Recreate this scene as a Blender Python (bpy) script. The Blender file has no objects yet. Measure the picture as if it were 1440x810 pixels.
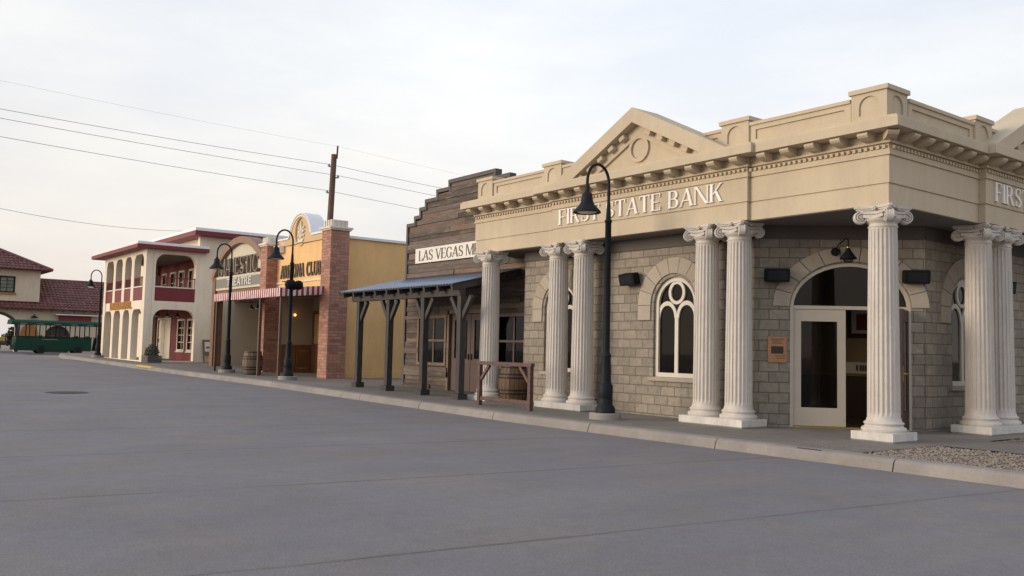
import bpy, bmesh, math, random
from mathutils import Vector, Matrix, geometry
random.seed(7)
PI = math.pi
scene = bpy.context.scene
COL = scene.collection

# ------------------------------------------------------------------ terrain profile
GX = [-600, -52, -40, -33, -26, -20, -14, 600]
GZ = [.30, .29, .20, .15, .12, .06, 0, 0]
def g(x):
    for i in range(len(GX) - 1):
        if x <= GX[i + 1]:
            t = (x - GX[i]) / (GX[i + 1] - GX[i])
            return GZ[i] * (1 - t) + GZ[i + 1] * t
    return 0
def zs(x): return g(x) + .15

# ------------------------------------------------------------------ materials
MATS = {}
def nd(nt, typ, **kw):
    n = nt.nodes.new(typ)
    for k, v in kw.items():
        if k in n.bl_rna.properties.keys(): setattr(n, k, v)
        else: n.inputs[k].default_value = v
    return n
def base(name, rough=.6, metal=0):
    m = bpy.data.materials.new(name); m.use_nodes = True
    nt = m.node_tree; b = nt.nodes['Principled BSDF']
    b.inputs['Roughness'].default_value = rough; b.inputs['Metallic'].default_value = metal
    MATS[name] = m
    return m, nt, b
def c4(c): return (c[0], c[1], c[2], 1)
def sc(c, k): return tuple(min(1, v * k) for v in c)
def mixc(nt, fac, a, b, mode='MIX'):
    n = nt.nodes.new('ShaderNodeMix'); n.data_type = 'RGBA'; n.blend_type = mode
    for sock, v in ((n.inputs[0], fac), (n.inputs[6], a), (n.inputs[7], b)):
        if isinstance(v, (int, float)): sock.default_value = v
        elif isinstance(v, tuple): sock.default_value = c4(v)
        else: nt.links.new(v, sock)
    return n.outputs[2]
def noise(nt, scale, detail=4, rough=.55, coord='Object', stretch=None):
    tc = nt.nodes.new('ShaderNodeTexCoord'); v = tc.outputs[coord]
    if stretch:
        mp = nt.nodes.new('ShaderNodeMapping'); mp.inputs['Scale'].default_value = stretch
        nt.links.new(v, mp.inputs[0]); v = mp.outputs[0]
    n = nt.nodes.new('ShaderNodeTexNoise'); n.inputs['Scale'].default_value = scale
    n.inputs['Detail'].default_value = detail; n.inputs['Roughness'].default_value = rough
    nt.links.new(v, n.inputs['Vector']); return n.outputs['Fac']
def ramp(nt, fac, stops):
    r = nt.nodes.new('ShaderNodeValToRGB'); nt.links.new(fac, r.inputs[0]); e = r.color_ramp.elements
    while len(e) > 1: e.remove(e[0])
    for i, (p, c) in enumerate(stops):
        if i == 0: e[0].position = p; e[0].color = c4(c)
        else: x = e.new(p); x.color = c4(c)
    return r.outputs[0]
def bump(nt, b, h, strength=.3, dist=.01):
    n = nt.nodes.new('ShaderNodeBump'); n.inputs['Strength'].default_value = strength; n.inputs['Distance'].default_value = dist
    nt.links.new(h, n.inputs['Height']); nt.links.new(n.outputs[0], b.inputs['Normal'])
def island(nt): return nt.nodes.new('ShaderNodeNewGeometry').outputs['Random Per Island']
def plain(name, col, rough=.6, var=.12, scale=2.0, bs=.15, bscale=60, metal=0, bd=.004, isl=0, spec=.5, streak=0):
    """painted / plastered / metal surface with uneven tone and fine relief"""
    m, nt, b = base(name, rough, metal); b.inputs['Specular IOR Level'].default_value = spec
    c = mixc(nt, ramp(nt, noise(nt, scale, 6, .62), [(.32, (0, 0, 0)), (.68, (1, 1, 1))]), sc(col, 1 - var), sc(col, 1 + var * .6))
    if streak:
        c = mixc(nt, 1.0, c, ramp(nt, noise(nt, 3.0, 7, .7, stretch=(1.6, 1.6, .22)), [(.34, (1 - streak, 1 - streak, 1 - streak * .9)), (.56, (1, 1, 1))]), 'MULTIPLY')
        c = mixc(nt, 1.0, c, ramp(nt, noise(nt, 14, 6, .7), [(.28, (1 - streak * .8,) * 3), (.5, (1, 1, 1))]), 'MULTIPLY')
    if isl:
        c = mixc(nt, 1.0, c, ramp(nt, island(nt), [(0, (1 - isl,) * 3), (1, (1, 1, 1))]), 'MULTIPLY')
    nt.links.new(c, b.inputs['Base Color'])
    if bs: bump(nt, b, noise(nt, bscale, 3), bs, bd)
    return m
def wood(name, cols, rough=.7, isl=True, stretch=(1, 1, 14), bs=.4, amp=0):
    """timber: grain streaks, each board (mesh island) its own tone"""
    m, nt, b = base(name, rough)
    gr = noise(nt, 3.2, 7, .65, stretch=stretch)
    if isl: c = ramp(nt, island(nt), [(i / (len(cols) - 1), q) for i, q in enumerate(cols)])
    else: c = ramp(nt, noise(nt, 1.2, 3), [(.3 + .4 * i / (len(cols) - 1), q) for i, q in enumerate(cols)])
    c = mixc(nt, 1.0, c, ramp(nt, gr, [(.3, (.52, .5, .48)), (.52, (.95, .95, .95)), (.75, (1.25, 1.22, 1.2))]), 'MULTIPLY')
    if amp: c = mixc(nt, ramp(nt, noise(nt, 1.7, 7, .75, stretch=(.8, .8, 7)), [(.50, (0, 0, 0)), (.66, (.55, .55, .55))]), c, (.27, .225, .19))
    nt.links.new(c, b.inputs['Base Color']); bump(nt, b, gr, bs, .008)
    return m
def brick(name, cols, mortar, bw, rh, msize=.012, rough=.85, bs=.6, bd=.012, rock=.5, off=.5):
    m, nt, b = base(name, rough)
    tc = nt.nodes.new('ShaderNodeTexCoord')
    t = nt.nodes.new('ShaderNodeTexBrick'); nt.links.new(tc.outputs['UV'], t.inputs['Vector'])
    t.inputs['Scale'].default_value = 1; t.inputs['Brick Width'].default_value = bw; t.inputs['Row Height'].default_value = rh
    t.inputs['Mortar Size'].default_value = msize; t.inputs['Mortar Smooth'].default_value = .3; t.offset = off
    t.inputs['Color1'].default_value = (0, 0, 0, 1); t.inputs['Color2'].default_value = (1, 1, 1, 1); t.inputs['Mortar'].default_value = (.5, .5, .5, 1)
    c = ramp(nt, t.outputs['Color'], [(i / (len(cols) - 1), q) for i, q in enumerate(cols)])
    n1 = noise(nt, 9, 6, .65)
    c = mixc(nt, 1.0, c, ramp(nt, n1, [(.3, (.8, .8, .8)), (.7, (1.12, 1.12, 1.12))]), 'MULTIPLY')
    big = noise(nt, .5, 4, .6)
    c = mixc(nt, 1.0, c, ramp(nt, big, [(.3, (.85, .85, .86)), (.7, (1.08, 1.08, 1.06))]), 'MULTIPLY')
    c = mixc(nt, t.outputs['Fac'], c, mortar)
    nt.links.new(c, b.inputs['Base Color'])
    mt = nt.nodes.new('ShaderNodeMath'); mt.operation = 'SUBTRACT'
    mu = nt.nodes.new('ShaderNodeMath'); mu.operation = 'MULTIPLY'; mu.inputs[1].default_value = rock
    nt.links.new(noise(nt, 16, 5), mu.inputs[0]); nt.links.new(mu.outputs[0], mt.inputs[0]); nt.links.new(t.outputs['Fac'], mt.inputs[1])
    bump(nt, b, mt.outputs[0], bs, bd)
    return m

M = {}
STONE = (.55, .46, .335)
M['stucco'] = plain('bank_stucco', STONE, .88, .08, .9, .3, 90, bd=.003, spec=.3, streak=.07)
M['colpaint'] = plain('column_paint', (.59, .54, .485), .65, .08, 2.2, .15, 80, bd=.002, spec=.35, streak=.14)
M['headshade'] = plain('dark_head_shade', (.10, .088, .078), .8, .08, 1.5)  # colour of the painted shadow band along the wall heads
M['postbrown'] = plain('dark_brown_post', (.095, .05, .03), .6, .12, 3, .1)
M['porchwood'] = wood('charcoal_porch_timber', [(.036, .032, .031), (.055, .048, .046), (.044, .039, .038)], .75, isl=True, stretch=(6, 6, 1.2))
M['plinth'] = plain('plinth_paint', (.62, .59, .55), .65, .12, 2.5, .2, 70, streak=.18)
M['soffit'] = plain('portico_soffit_shade', (.17, .155, .14), .8, .08, 1.5)  # ceiling grey, also the painted shade below the entablature
M['block'] = brick('split_face_block', [(.25, .215, .172), (.285, .247, .20), (.335, .29, .235), (.265, .23, .187)], (.155, .132, .108), .352, .186, .009, rock=1.2, bs=.8, bd=.02)
M['vouss'] = plain('arch_stone', (.42, .36, .29), .85, .1, 3, .3, 50, bd=.004, isl=.14)
M['winframe'] = plain('window_frame_paint', (.60, .55, .47), .5, .05, 3, .05)
M['doorpaint'] = plain('door_paint', (.50, .44, .36), .5, .05, 3, .05)
M['brass'] = plain('brass', (.55, .40, .12), .35, .1, 8, 0, metal=1)
M['copper'] = plain('copper_plaque', (.42, .22, .12), .45, .12, 6, .1, metal=.6)
M['letters'] = plain('white_letters', (.84, .79, .75), .5, .04, 3, .03)
M['black'] = plain('black_metal', (.010, .012, .016), .6, .25, 5, .12, 60, spec=.22)
M['darkbox'] = plain('speaker_housing', (.008, .008, .009), .75, .2, 6, .1, spec=.2)
M['brick'] = brick('red_brick', [(.33, .145, .095), (.46, .225, .155), (.43, .245, .18), (.29, .125, .09)], (.22, .135, .105), .30, .10, .009, bs=.5, bd=.01)
M['cream'] = plain('hotel_stucco', (.82, .71, .56), .85, .07, .8, .2, 70, streak=.09)
M['creamtrim'] = plain('cream_trim', (.68, .62, .52), .7, .06, 2, .1)
M['whitecap'] = plain('white_coping', (.78, .79, .81), .6, .06, 2, .1)
M['redpaint'] = plain('dark_red_paint', (.17, .016, .02), .55, .1, 2, .1)
M['redwall'] = plain('brick_red_wall', (.19, .03, .028), .7, .1, 2, .1)
M['ochre'] = plain('ochre_stucco', (.80, .51, .225), .85, .09, .9, .2, 70, streak=.08)
M['ochreside'] = M['ochre']
M['sand'] = plain('sand_trim', (.60, .43, .24), .85, .06, 1, .15)
M['theatre'] = plain('theatre_wall', (.55, .46, .34), .8, .06, 1, .15)
M['brown'] = wood('brown_timber', [(.17, .075, .035), (.21, .10, .05), (.15, .07, .035)], .6, isl=False)
M['archbrown'] = plain('arch_timber_paint', (.24, .14, .085), .6, .1, 2, .15)
M['signgrey'] = plain('sign_grey', (.21, .20, .165), .7, .06, 3, .05)
M['signcream'] = plain('sign_cream', (.60, .53, .41), .7, .05, 3, .05)
M['letterbrown'] = plain('letter_brown', (.12, .085, .06), .6, .08, 3, .05)
M['lettergrey'] = plain('letter_grey_brown', (.20, .155, .12), .6, .08, 3, .05)
M['lettergold'] = plain('letter_gold', (.55, .29, .07), .5, .08, 3, .05)
M['panel'] = wood('oak_panel', [(.17, .07, .025), (.23, .10, .035), (.19, .08, .03)], .45, isl=False, bs=.15)
M['merc'] = wood('weathered_board', [(.05, .036, .03), (.12, .088, .07), (.085, .062, .05), (.19, .15, .125), (.06, .045, .04), (.26, .17, .12), (.09, .068, .055), (.14, .10, .08)], .85, stretch=(1.6, 1.6, 20), bs=.9, amp=1)
M['mercdark'] = wood('dark_timber', [(.06, .045, .04), (.085, .062, .052), (.05, .04, .036)], .7, isl=True, stretch=(6, 6, 1.2))
M['merccap'] = plain('grey_cap_board', (.095, .085, .078), .75, .15, 3, .2)
M['mercwindow'] = wood('window_timber', [(.16, .12, .08), (.22, .16, .11)], .7, isl=False)
M['merdoor'] = plain('maroon_door', (.085, .05, .045), .5, .12, 2, .1)
M['signwhite'] = plain('sign_white', (.74, .70, .64), .6, .06, 3, .05)
M['railing'] = wood('hitching_timber', [(.095, .048, .042), (.13, .068, .058)], .65, isl=True, stretch=(3, 3, 3))
M['roofblue'] = plain('blue_corrugated', (.19, .24, .33), .42, .18, 1.5, .05, metal=.35)
M['green'] = plain('green_paint', (.006, .05, .032), .6, .12, 2, .05, spec=.2)
M['greentrim'] = plain('green_trim_dark', (.006, .022, .018), .6, .12, 2, .05, spec=.2)
M['rubber'] = plain('tyre_rubber', (.015, .015, .015), .8, .1, 6, .2)
M['steel'] = plain('hub_steel', (.25, .25, .26), .4, .1, 6, .05, metal=.7)
M['yellow'] = plain('yellow_paint', (.58, .38, .06), .6, .12, 4, .1)
M['depot'] = plain('depot_stucco', (.64, .53, .40), .85, .07, .6, .2, streak=.1)
M['tile'] = plain('clay_tile', (.20, .078, .07), .75, .2, 1.2, .2, 40, isl=.35)
M['orangedoor'] = plain('orange_door', (.36, .15, .035), .6, .1, 2)
M['interior'] = plain('interior_wall', (.42, .33, .22), .8, .1, 1)
M['interiordark'] = plain('interior_dark', (.055, .04, .03), .8, .1, 1)
M['carpet'] = plain('interior_floor', (.16, .11, .08), .9, .15, 4)
M['barrel'] = wood('barrel_oak', [(.13, .085, .05), (.17, .11, .065), (.20, .14, .09), (.11, .075, .045)], .7, isl=True, stretch=(8, 8, 1.5))
M['barrelwarm'] = wood('barrel_oak_orange', [(.11, .06, .03), (.145, .08, .038), (.085, .048, .026)], .65, isl=True, stretch=(8, 8, 1.5))
M['hoop'] = plain('iron_hoop', (.03, .025, .022), .6, .25, 10, .1, metal=.6)
M['paper'] = plain('paper_white', (.68, .66, .62), .8, .04, 5, 0)
M['pole'] = wood('utility_pole_timber', [(.10, .055, .035), (.14, .08, .05)], .8, isl=False, stretch=(8, 8, 1))
M['wire'] = plain('power_wire', (.17, .17, .18), .6, .05, 1, 0)
M['shrub'] = plain('grey_shrub_leaf', (.075, .085, .06), .8, .25, 8, 0, isl=.5)
M['leaf'] = plain('tree_leaf', (.055, .075, .045), .8, .25, 2, 0, isl=.6)
M['bark'] = plain('tree_bark', (.09, .065, .05), .9, .2, 6, .4)
M['lens'] = plain('lamp_glass', (.62, .60, .55), .25, .05, 8, .1)
M['iron'] = plain('manhole_iron', (.022, .02, .02), .6, .2, 12, .5, 90, metal=.5)
M['paneamber'] = plain('amber_pane', (.55, .36, .12), .4, .1, 3, 0)
M['purple'] = plain('ceiling_grey', (.22, .20, .18), .8, .08, 1)

# glass: clear pane with fresnel reflection
def glass(name, tint, refl=.10):
    m, nt, b = base(name)
    nt.nodes.remove(b); out = nt.nodes['Material Output']
    t = nt.nodes.new('ShaderNodeBsdfTransparent'); t.inputs[0].default_value = c4(tint)
    gl = nt.nodes.new('ShaderNodeBsdfGlossy'); gl.inputs['Roughness'].default_value = .03; gl.inputs[0].default_value = (.9, .9, .9, 1)
    fr = nt.nodes.new('ShaderNodeFresnel'); fr.inputs[0].default_value = 1.33
    mx = nt.nodes.new('ShaderNodeMixShader'); nt.links.new(fr.outputs[0], mx.inputs[0])
    nt.links.new(t.outputs[0], mx.inputs[1]); nt.links.new(gl.outputs[0], mx.inputs[2]); nt.links.new(mx.outputs[0], out.inputs[0])
    return m
M['glass'] = glass('window_glass', (.55, .52, .47))
M['darkdoor'] = wood('dark_door_timber', [(.05, .022, .016), (.065, .03, .022), (.045, .02, .015)], .5, isl=False, bs=.1)
M['reflectpane'] = plain('tower_pane_reflection', (.16, .19, .14), .15, .4, 1.5, 0)  # green tone paints reflected trees into the tower glass
def lamp_mat(name, col, s):
    m, nt, b = base(name); b.inputs['Base Color'].default_value = c4(col)
    b.inputs['Emission Color'].default_value = c4(col); b.inputs['Emission Strength'].default_value = s; return m
M['glow'] = lamp_mat('lit_bulb', (1, .45, .12), 2.5)
M['litlens'] = lamp_mat('lit_lamp_glass', (1, .9, .7), .9)

# awning stripes
def stripes(name, a, b_, period, both, rough=.8):
    m, nt, b = base(name, rough)
    tc = nt.nodes.new('ShaderNodeTexCoord'); sp = nt.nodes.new('ShaderNodeSeparateXYZ'); nt.links.new(tc.outputs['Object'], sp.inputs[0])
    d = nt.nodes.new('ShaderNodeMath'); d.operation = 'DIVIDE'; d.inputs[1].default_value = period
    ad = nt.nodes.new('ShaderNodeMath'); nt.links.new(sp.outputs[0], ad.inputs[0]); nt.links.new(sp.outputs[1], ad.inputs[1]) if both else None; ad.inputs[1].default_value = 0; nt.links.new(ad.outputs[0], d.inputs[0])
    f = nt.nodes.new('ShaderNodeMath'); f.operation = 'FRACT'; nt.links.new(d.outputs[0], f.inputs[0])
    gt = nt.nodes.new('ShaderNodeMath'); gt.operation = 'GREATER_THAN'; gt.inputs[1].default_value = .5; nt.links.new(f.outputs[0], gt.inputs[0])
    c = mixc(nt, gt.outputs[0], a, b_)
    c = mixc(nt, 1.0, c, ramp(nt, noise(nt, 3, 4), [(.3, (.85, .85, .85)), (.7, (1.05, 1.05, 1.05))]), 'MULTIPLY')
    nt.links.new(c, b.inputs['Base Color']); return m
M['awning'] = stripes('striped_canvas', (.70, .64, .62), (.34, .03, .05), .19, True)
M['awningtop'] = stripes('striped_canvas_top', (.70, .64, .62), (.34, .03, .05), .19, False)

# ground materials
def road_mat():
    m, nt, b = base('road_concrete', .9)
    n1 = noise(nt, .35, 6, .6); n2 = noise(nt, 55, 3, .7); n3 = noise(nt, 1.3, 7, .7, stretch=(1.0, .55, 1))
    n4 = noise(nt, 9, 4, .6)
    c = ramp(nt, n1, [(.3, (.160, .148, .154)), (.55, (.178, .165, .169)), (.72, (.194, .179, .180))])
    c = mixc(nt, 1.0, c, ramp(nt, n3, [(.36, (.925, .925, .94)), (.5, (1, 1, 1)), (.64, (1.07, 1.06, 1.05))]), 'MULTIPLY')
    c = mixc(nt, 1.0, c, ramp(nt, n4, [(.3, (.93, .93, .93)), (.7, (1.06, 1.06, 1.06))]), 'MULTIPLY')
    c = mixc(nt, 1.0, c, ramp(nt, n2, [(.3, (.74, .74, .74)), (.7, (1.24, 1.24, 1.24))]), 'MULTIPLY')
    hue = noise(nt, .8, 3, .6)
    c = mixc(nt, 1.0, c, ramp(nt, hue, [(.35, (.97, .985, 1.05)), (.65, (1.04, 1.0, .95))]), 'MULTIPLY')
    pit = noise(nt, 22, 2, .5)
    c = mixc(nt, ramp(nt, pit, [(.22, (.45, .45, .45)), (.27, (0, 0, 0))]), c, (.09, .082, .08))
    # tooled joints across the road, slightly wandering
    tc = nt.nodes.new('ShaderNodeTexCoord'); sp = nt.nodes.new('ShaderNodeSeparateXYZ'); nt.links.new(tc.outputs['Object'], sp.inputs[0])
    def mth(op, a, b2=None, clampv=False):
        n = nt.nodes.new('ShaderNodeMath'); n.operation = op; n.use_clamp = clampv
        for i, v in enumerate((a, b2)):
            if v is None: continue
            if isinstance(v, (int, float)): n.inputs[i].default_value = v
            else: nt.links.new(v, n.inputs[i])
        return n.outputs[0]
    wob = mth('MULTIPLY', mth('SUBTRACT', noise(nt, .9, 4), .5), .10)
    xx = mth('ADD', mth('SUBTRACT', sp.outputs[0], mth('MULTIPLY', sp.outputs[1], .12)), wob)
    xx = mth('ADD', xx, 8.95)
    fr = mth('FRACT', mth('DIVIDE', xx, 3.25))
    dist = mth('MULTIPLY', mth('MINIMUM', fr, mth('SUBTRACT', 1, fr)), 3.25)
    fine = mth('MULTIPLY', noise(nt, 30, 2), .034)
    line = mth('LESS_THAN', dist, mth('ADD', fine, .001))
    soft = mth('MULTIPLY', mth('SUBTRACT', 1, mth('DIVIDE', dist, .06), True), .22)
    line = mth('ADD', mth('MULTIPLY', line, .6), soft)
    line = mth('MULTIPLY', line, ramp(nt, noise(nt, .5, 3), [(.34, (.15, .15, .15)), (.55, (1, 1, 1))]))
    c = mixc(nt, line, c, (.075, .068, .068))
    nt.links.new(c, b.inputs['Base Color']); bump(nt, b, n2, .35, .004)
    return m
M['road'] = road_mat()
def walk_mat(name, col, jx, jy, jw=.012, amp=.16):
    m, nt, b = base(name, .85)
    n1 = noise(nt, .8, 6, .65); n2 = noise(nt, 60, 3, .7); n3 = noise(nt, 4, 4)
    c = ramp(nt, n1, [(.3, sc(col, 1 - amp)), (.7, sc(col, 1.13))])
    c = mixc(nt, 1.0, c, ramp(nt, n3, [(.3, (.92, .92, .92)), (.7, (1.06, 1.06, 1.06))]), 'MULTIPLY')
    c = mixc(nt, 1.0, c, ramp(nt, n2, [(.3, (.87, .87, .87)), (.7, (1.1, 1.1, 1.1))]), 'MULTIPLY')
    if jx:
        tc = nt.nodes.new('ShaderNodeTexCoord')
        t = nt.nodes.new('ShaderNodeTexBrick'); nt.links.new(tc.outputs['Object'], t.inputs['Vector']); t.offset = 0
        t.inputs['Scale'].default_value = 1; t.inputs['Brick Width'].default_value = jx; t.inputs['Row Height'].default_value = jy; t.inputs['Mortar Size'].default_value = jw
        c = mixc(nt, t.outputs['Fac'], c, sc(col, .55))
    nt.links.new(c, b.inputs['Base Color']); bump(nt, b, n2, .3, .003)
    return m
M['walk'] = walk_mat('sidewalk_concrete', (.190, .163, .142), 2.2, 1.9, .006)
M['kerb'] = walk_mat('kerb_concrete', (.28, .25, .228), 0, 0, amp=.25)
M['dirt'] = walk_mat('desert_dirt', (.24, .20, .16), 0, 0)
M['footing'] = walk_mat('footing_concrete', (.27, .25, .225), 0, 0)
M['gravelbase'] = walk_mat('gravel_bed', (.20, .155, .12), 0, 0)
M['stones'] = plain('gravel_stone', (.34, .275, .225), .9, .15, 6, .2, isl=.42)

# ------------------------------------------------------------------ mesh builder
X_, Y_, Z_ = Vector((1, 0, 0)), Vector((0, 1, 0)), Vector((0, 0, 1))
def frame_front(y, x0=0, z0=0): return (Vector((x0, y, z0)), X_, Z_, -Y_)      # a plane facing the street
def frame_side(x, y0=0, z0=0): return (Vector((x, y0, z0)), Y_, Z_, X_)        # a plane facing +X
class MB:
    def __init__(s): s.v = []; s.f = []; s.sm = []
    def add(s, vs, fs, smooth=False):
        o = len(s.v); s.v += [Vector(p) for p in vs]
        s.f += [tuple(i + o for i in f) for f in fs]; s.sm += [smooth] * len(fs)
    def box(s, x0, x1, y0, y1, z0, z1):
        s.add([(x0, y0, z0), (x1, y0, z0), (x1, y1, z0), (x0, y1, z0), (x0, y0, z1), (x1, y0, z1), (x1, y1, z1), (x0, y1, z1)],
              [(0, 3, 2, 1), (4, 5, 6, 7), (0, 1, 5, 4), (1, 2, 6, 5), (2, 3, 7, 6), (3, 0, 4, 7)]); return s
    def fbox(s, fr, u0, u1, v0, v1, n0, n1):
        O, U, V, N = fr; P = lambda u, v, n: O + U * u + V * v + N * n
        s.add([P(u0, v0, n0), P(u1, v0, n0), P(u1, v1, n0), P(u0, v1, n0), P(u0, v0, n1), P(u1, v0, n1), P(u1, v1, n1), P(u0, v1, n1)],
              [(0, 3, 2, 1), (4, 5, 6, 7), (0, 1, 5, 4), (1, 2, 6, 5), (2, 3, 7, 6), (3, 0, 4, 7)]); return s
    def bar(s, a, b, w, h, up=Z_):
        a = Vector(a); b = Vector(b); d = (b - a).normalized(); sd = d.cross(up)
        if sd.length < 1e-4: sd = X_.copy()
        sd.normalize(); u = sd.cross(d); vs = []
        for p in (a, b):
            for i, j in ((-1, -1), (1, -1), (1, 1), (-1, 1)): vs.append(p + sd * (w / 2 * i) + u * (h / 2 * j))
        s.add(vs, [(0, 1, 2, 3), (7, 6, 5, 4), (0, 4, 5, 1), (1, 5, 6, 2), (2, 6, 7, 3), (3, 7, 4, 0)]); return s
    def prism(s, poly, fr, n0, n1, holes=(), smooth=False):
        O, U, V, N = fr; loops = [list(poly)] + [list(h) for h in holes]
        flat = [p for l in loops for p in l]; k = len(flat)
        tris = geometry.tessellate_polygon([[Vector((p[0], p[1], 0)) for p in l] for l in loops])
        vs = [O + U * p[0] + V * p[1] + N * n for n in (n0, n1) for p in flat]
        fs = [tuple(t) for t in tris] + [tuple(i + k for i in reversed(t)) for t in tris]
        s.add(vs, fs)
        o = 0
        for l in loops:
            n = len(l)
            vs = [O + U * p[0] + V * p[1] + N * q for q in (n0, n1) for p in l]
            s.add(vs, [(i, (i + 1) % n, (i + 1) % n + n, i + n) for i in range(n)], smooth)
            o += n
        return s
    def tube(s, pts, r, n=10, cap=True, smooth=True):
        pts = [Vector(p) for p in pts]; rr = r if isinstance(r, (list, tuple)) else [r] * len(pts)
        ref = None; vs = []
        for i, p in enumerate(pts):
            d = (pts[min(i + 1, len(pts) - 1)] - pts[max(i - 1, 0)]).normalized()
            if ref is None: ref = d.orthogonal().normalized()
            ref = (ref - d * ref.dot(d)).normalized(); w = d.cross(ref)
            for k in range(n):
                a = 2 * PI * k / n; vs.append(p + (ref * math.cos(a) + w * math.sin(a)) * rr[i])
        m = len(pts)
        s.add(vs, [(i * n + k, i * n + (k + 1) % n, (i + 1) * n + (k + 1) % n, (i + 1) * n + k) for i in range(m - 1) for k in range(n)], smooth)
        if cap: s.add([vs[k] for k in range(n)], [tuple(range(n))]); s.add([vs[(m - 1) * n + k] for k in range(n)], [tuple(range(n))])
        return s
    def lathe(s, prof, c=(0, 0, 0), n=32, smooth=True, mod=None, cap=True):
        c = Vector(c); vs = []
        for i, (r, z) in enumerate(prof):
            for k in range(n):
                a = 2 * PI * k / n; q = r * (mod(a, i) if mod else 1)
                vs.append(c + Vector((q * math.cos(a), q * math.sin(a), z)))
        m = len(prof)
        s.add(vs, [(i * n + k, i * n + (k + 1) % n, (i + 1) * n + (k + 1) % n, (i + 1) * n + k) for i in range(m - 1) for k in range(n)], smooth)
        if cap: s.add(vs[:n], [tuple(range(n))]); s.add(vs[-n:], [tuple(range(n))])
        return s
    def build(s, name, mat, parent=None, smooth=None, bevel=0, local=False, fix=True):
        me = bpy.data.meshes.new(name); off = Vector((0, 0, 0))
        if parent is not None and not local:
            p = parent
            while p is not None: off = off + p.location; p = p.parent
        me.from_pydata([tuple(v - off) for v in s.v], [], s.f)
        for i, p in enumerate(me.polygons): p.use_smooth = s.sm[i] if smooth is None else smooth
        if fix:
            bm = bmesh.new(); bm.from_mesh(me); bmesh.ops.recalc_face_normals(bm, faces=bm.faces[:]); bm.to_mesh(me); bm.free()
        uv = me.uv_layers.new(name='UVMap')
        vs = s.v
        for p in me.polygons:
            n = p.normal
            for li in p.loop_indices:
                q = vs[me.loops[li].vertex_index]
                if abs(n.z) > .75: uv.data[li].uv = (q.x, q.y)
                else:
                    t = Vector((-n.y, n.x, 0)).normalized()
                    if abs(t.x) > abs(t.y):
                        if t.x < 0: t = -t
                    elif t.y < 0: t = -t
                    uv.data[li].uv = (q.dot(t), q.z)
        me.materials.append(M[mat] if isinstance(mat, str) else mat)
        o = bpy.data.objects.new(name, me); COL.objects.link(o)
        if parent is not None: o.parent = parent
        if bevel:
            b = o.modifiers.new('bevel', 'BEVEL'); b.width = bevel; b.segments = 2; b.limit_method = 'ANGLE'; b.angle_limit = math.radians(40)
        return o
def tag(o, label, cat, group=None):
    o['label'] = label; o['category'] = cat
    if group: o['group'] = group
    return o
def thing(name, label, cat, loc=(0, 0, 0), group=None, rz=0):
    o = bpy.data.objects.new(name, None); COL.objects.link(o); o.location = loc; o.rotation_euler = (0, 0, rz); o.empty_display_size = .2
    return tag(o, label, cat, group)
def struct(name, mb, mat, kind='structure', **k):
    o = mb.build(name, mat, **k); o['kind'] = kind; return o
def copy_tree(o, parent=None):
    c = o.copy(); COL.objects.link(c)
    if parent is not None: c.parent = parent
    for ch in list(o.children): copy_tree(ch, c)
    return c
def arcpts(cx, cy, rx, ry, a0, a1, n=16):
    return [(cx + rx * math.cos(math.radians(a0 + (a1 - a0) * i / n)), cy + ry * math.sin(math.radians(a0 + (a1 - a0) * i / n))) for i in range(n + 1)]
def rect(u0, u1, v0, v1): return [(u0, v0), (u1, v0), (u1, v1), (u0, v1)]
def archshape(uc, hw, v0, vs, rise, n=18):
    return [(uc - hw, v0), (uc + hw, v0)] + arcpts(uc, vs, hw, rise, 0, 180, n)
def roundtop(u0, u1, v0, v1, r, n=8):
    """opening with rounded upper corners"""
    return [(u0, v0), (u1, v0)] + arcpts(u1 - r, v1 - r, r, r, 0, 90, n) + arcpts(u0 + r, v1 - r, r, r, 90, 180, n)

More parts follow.
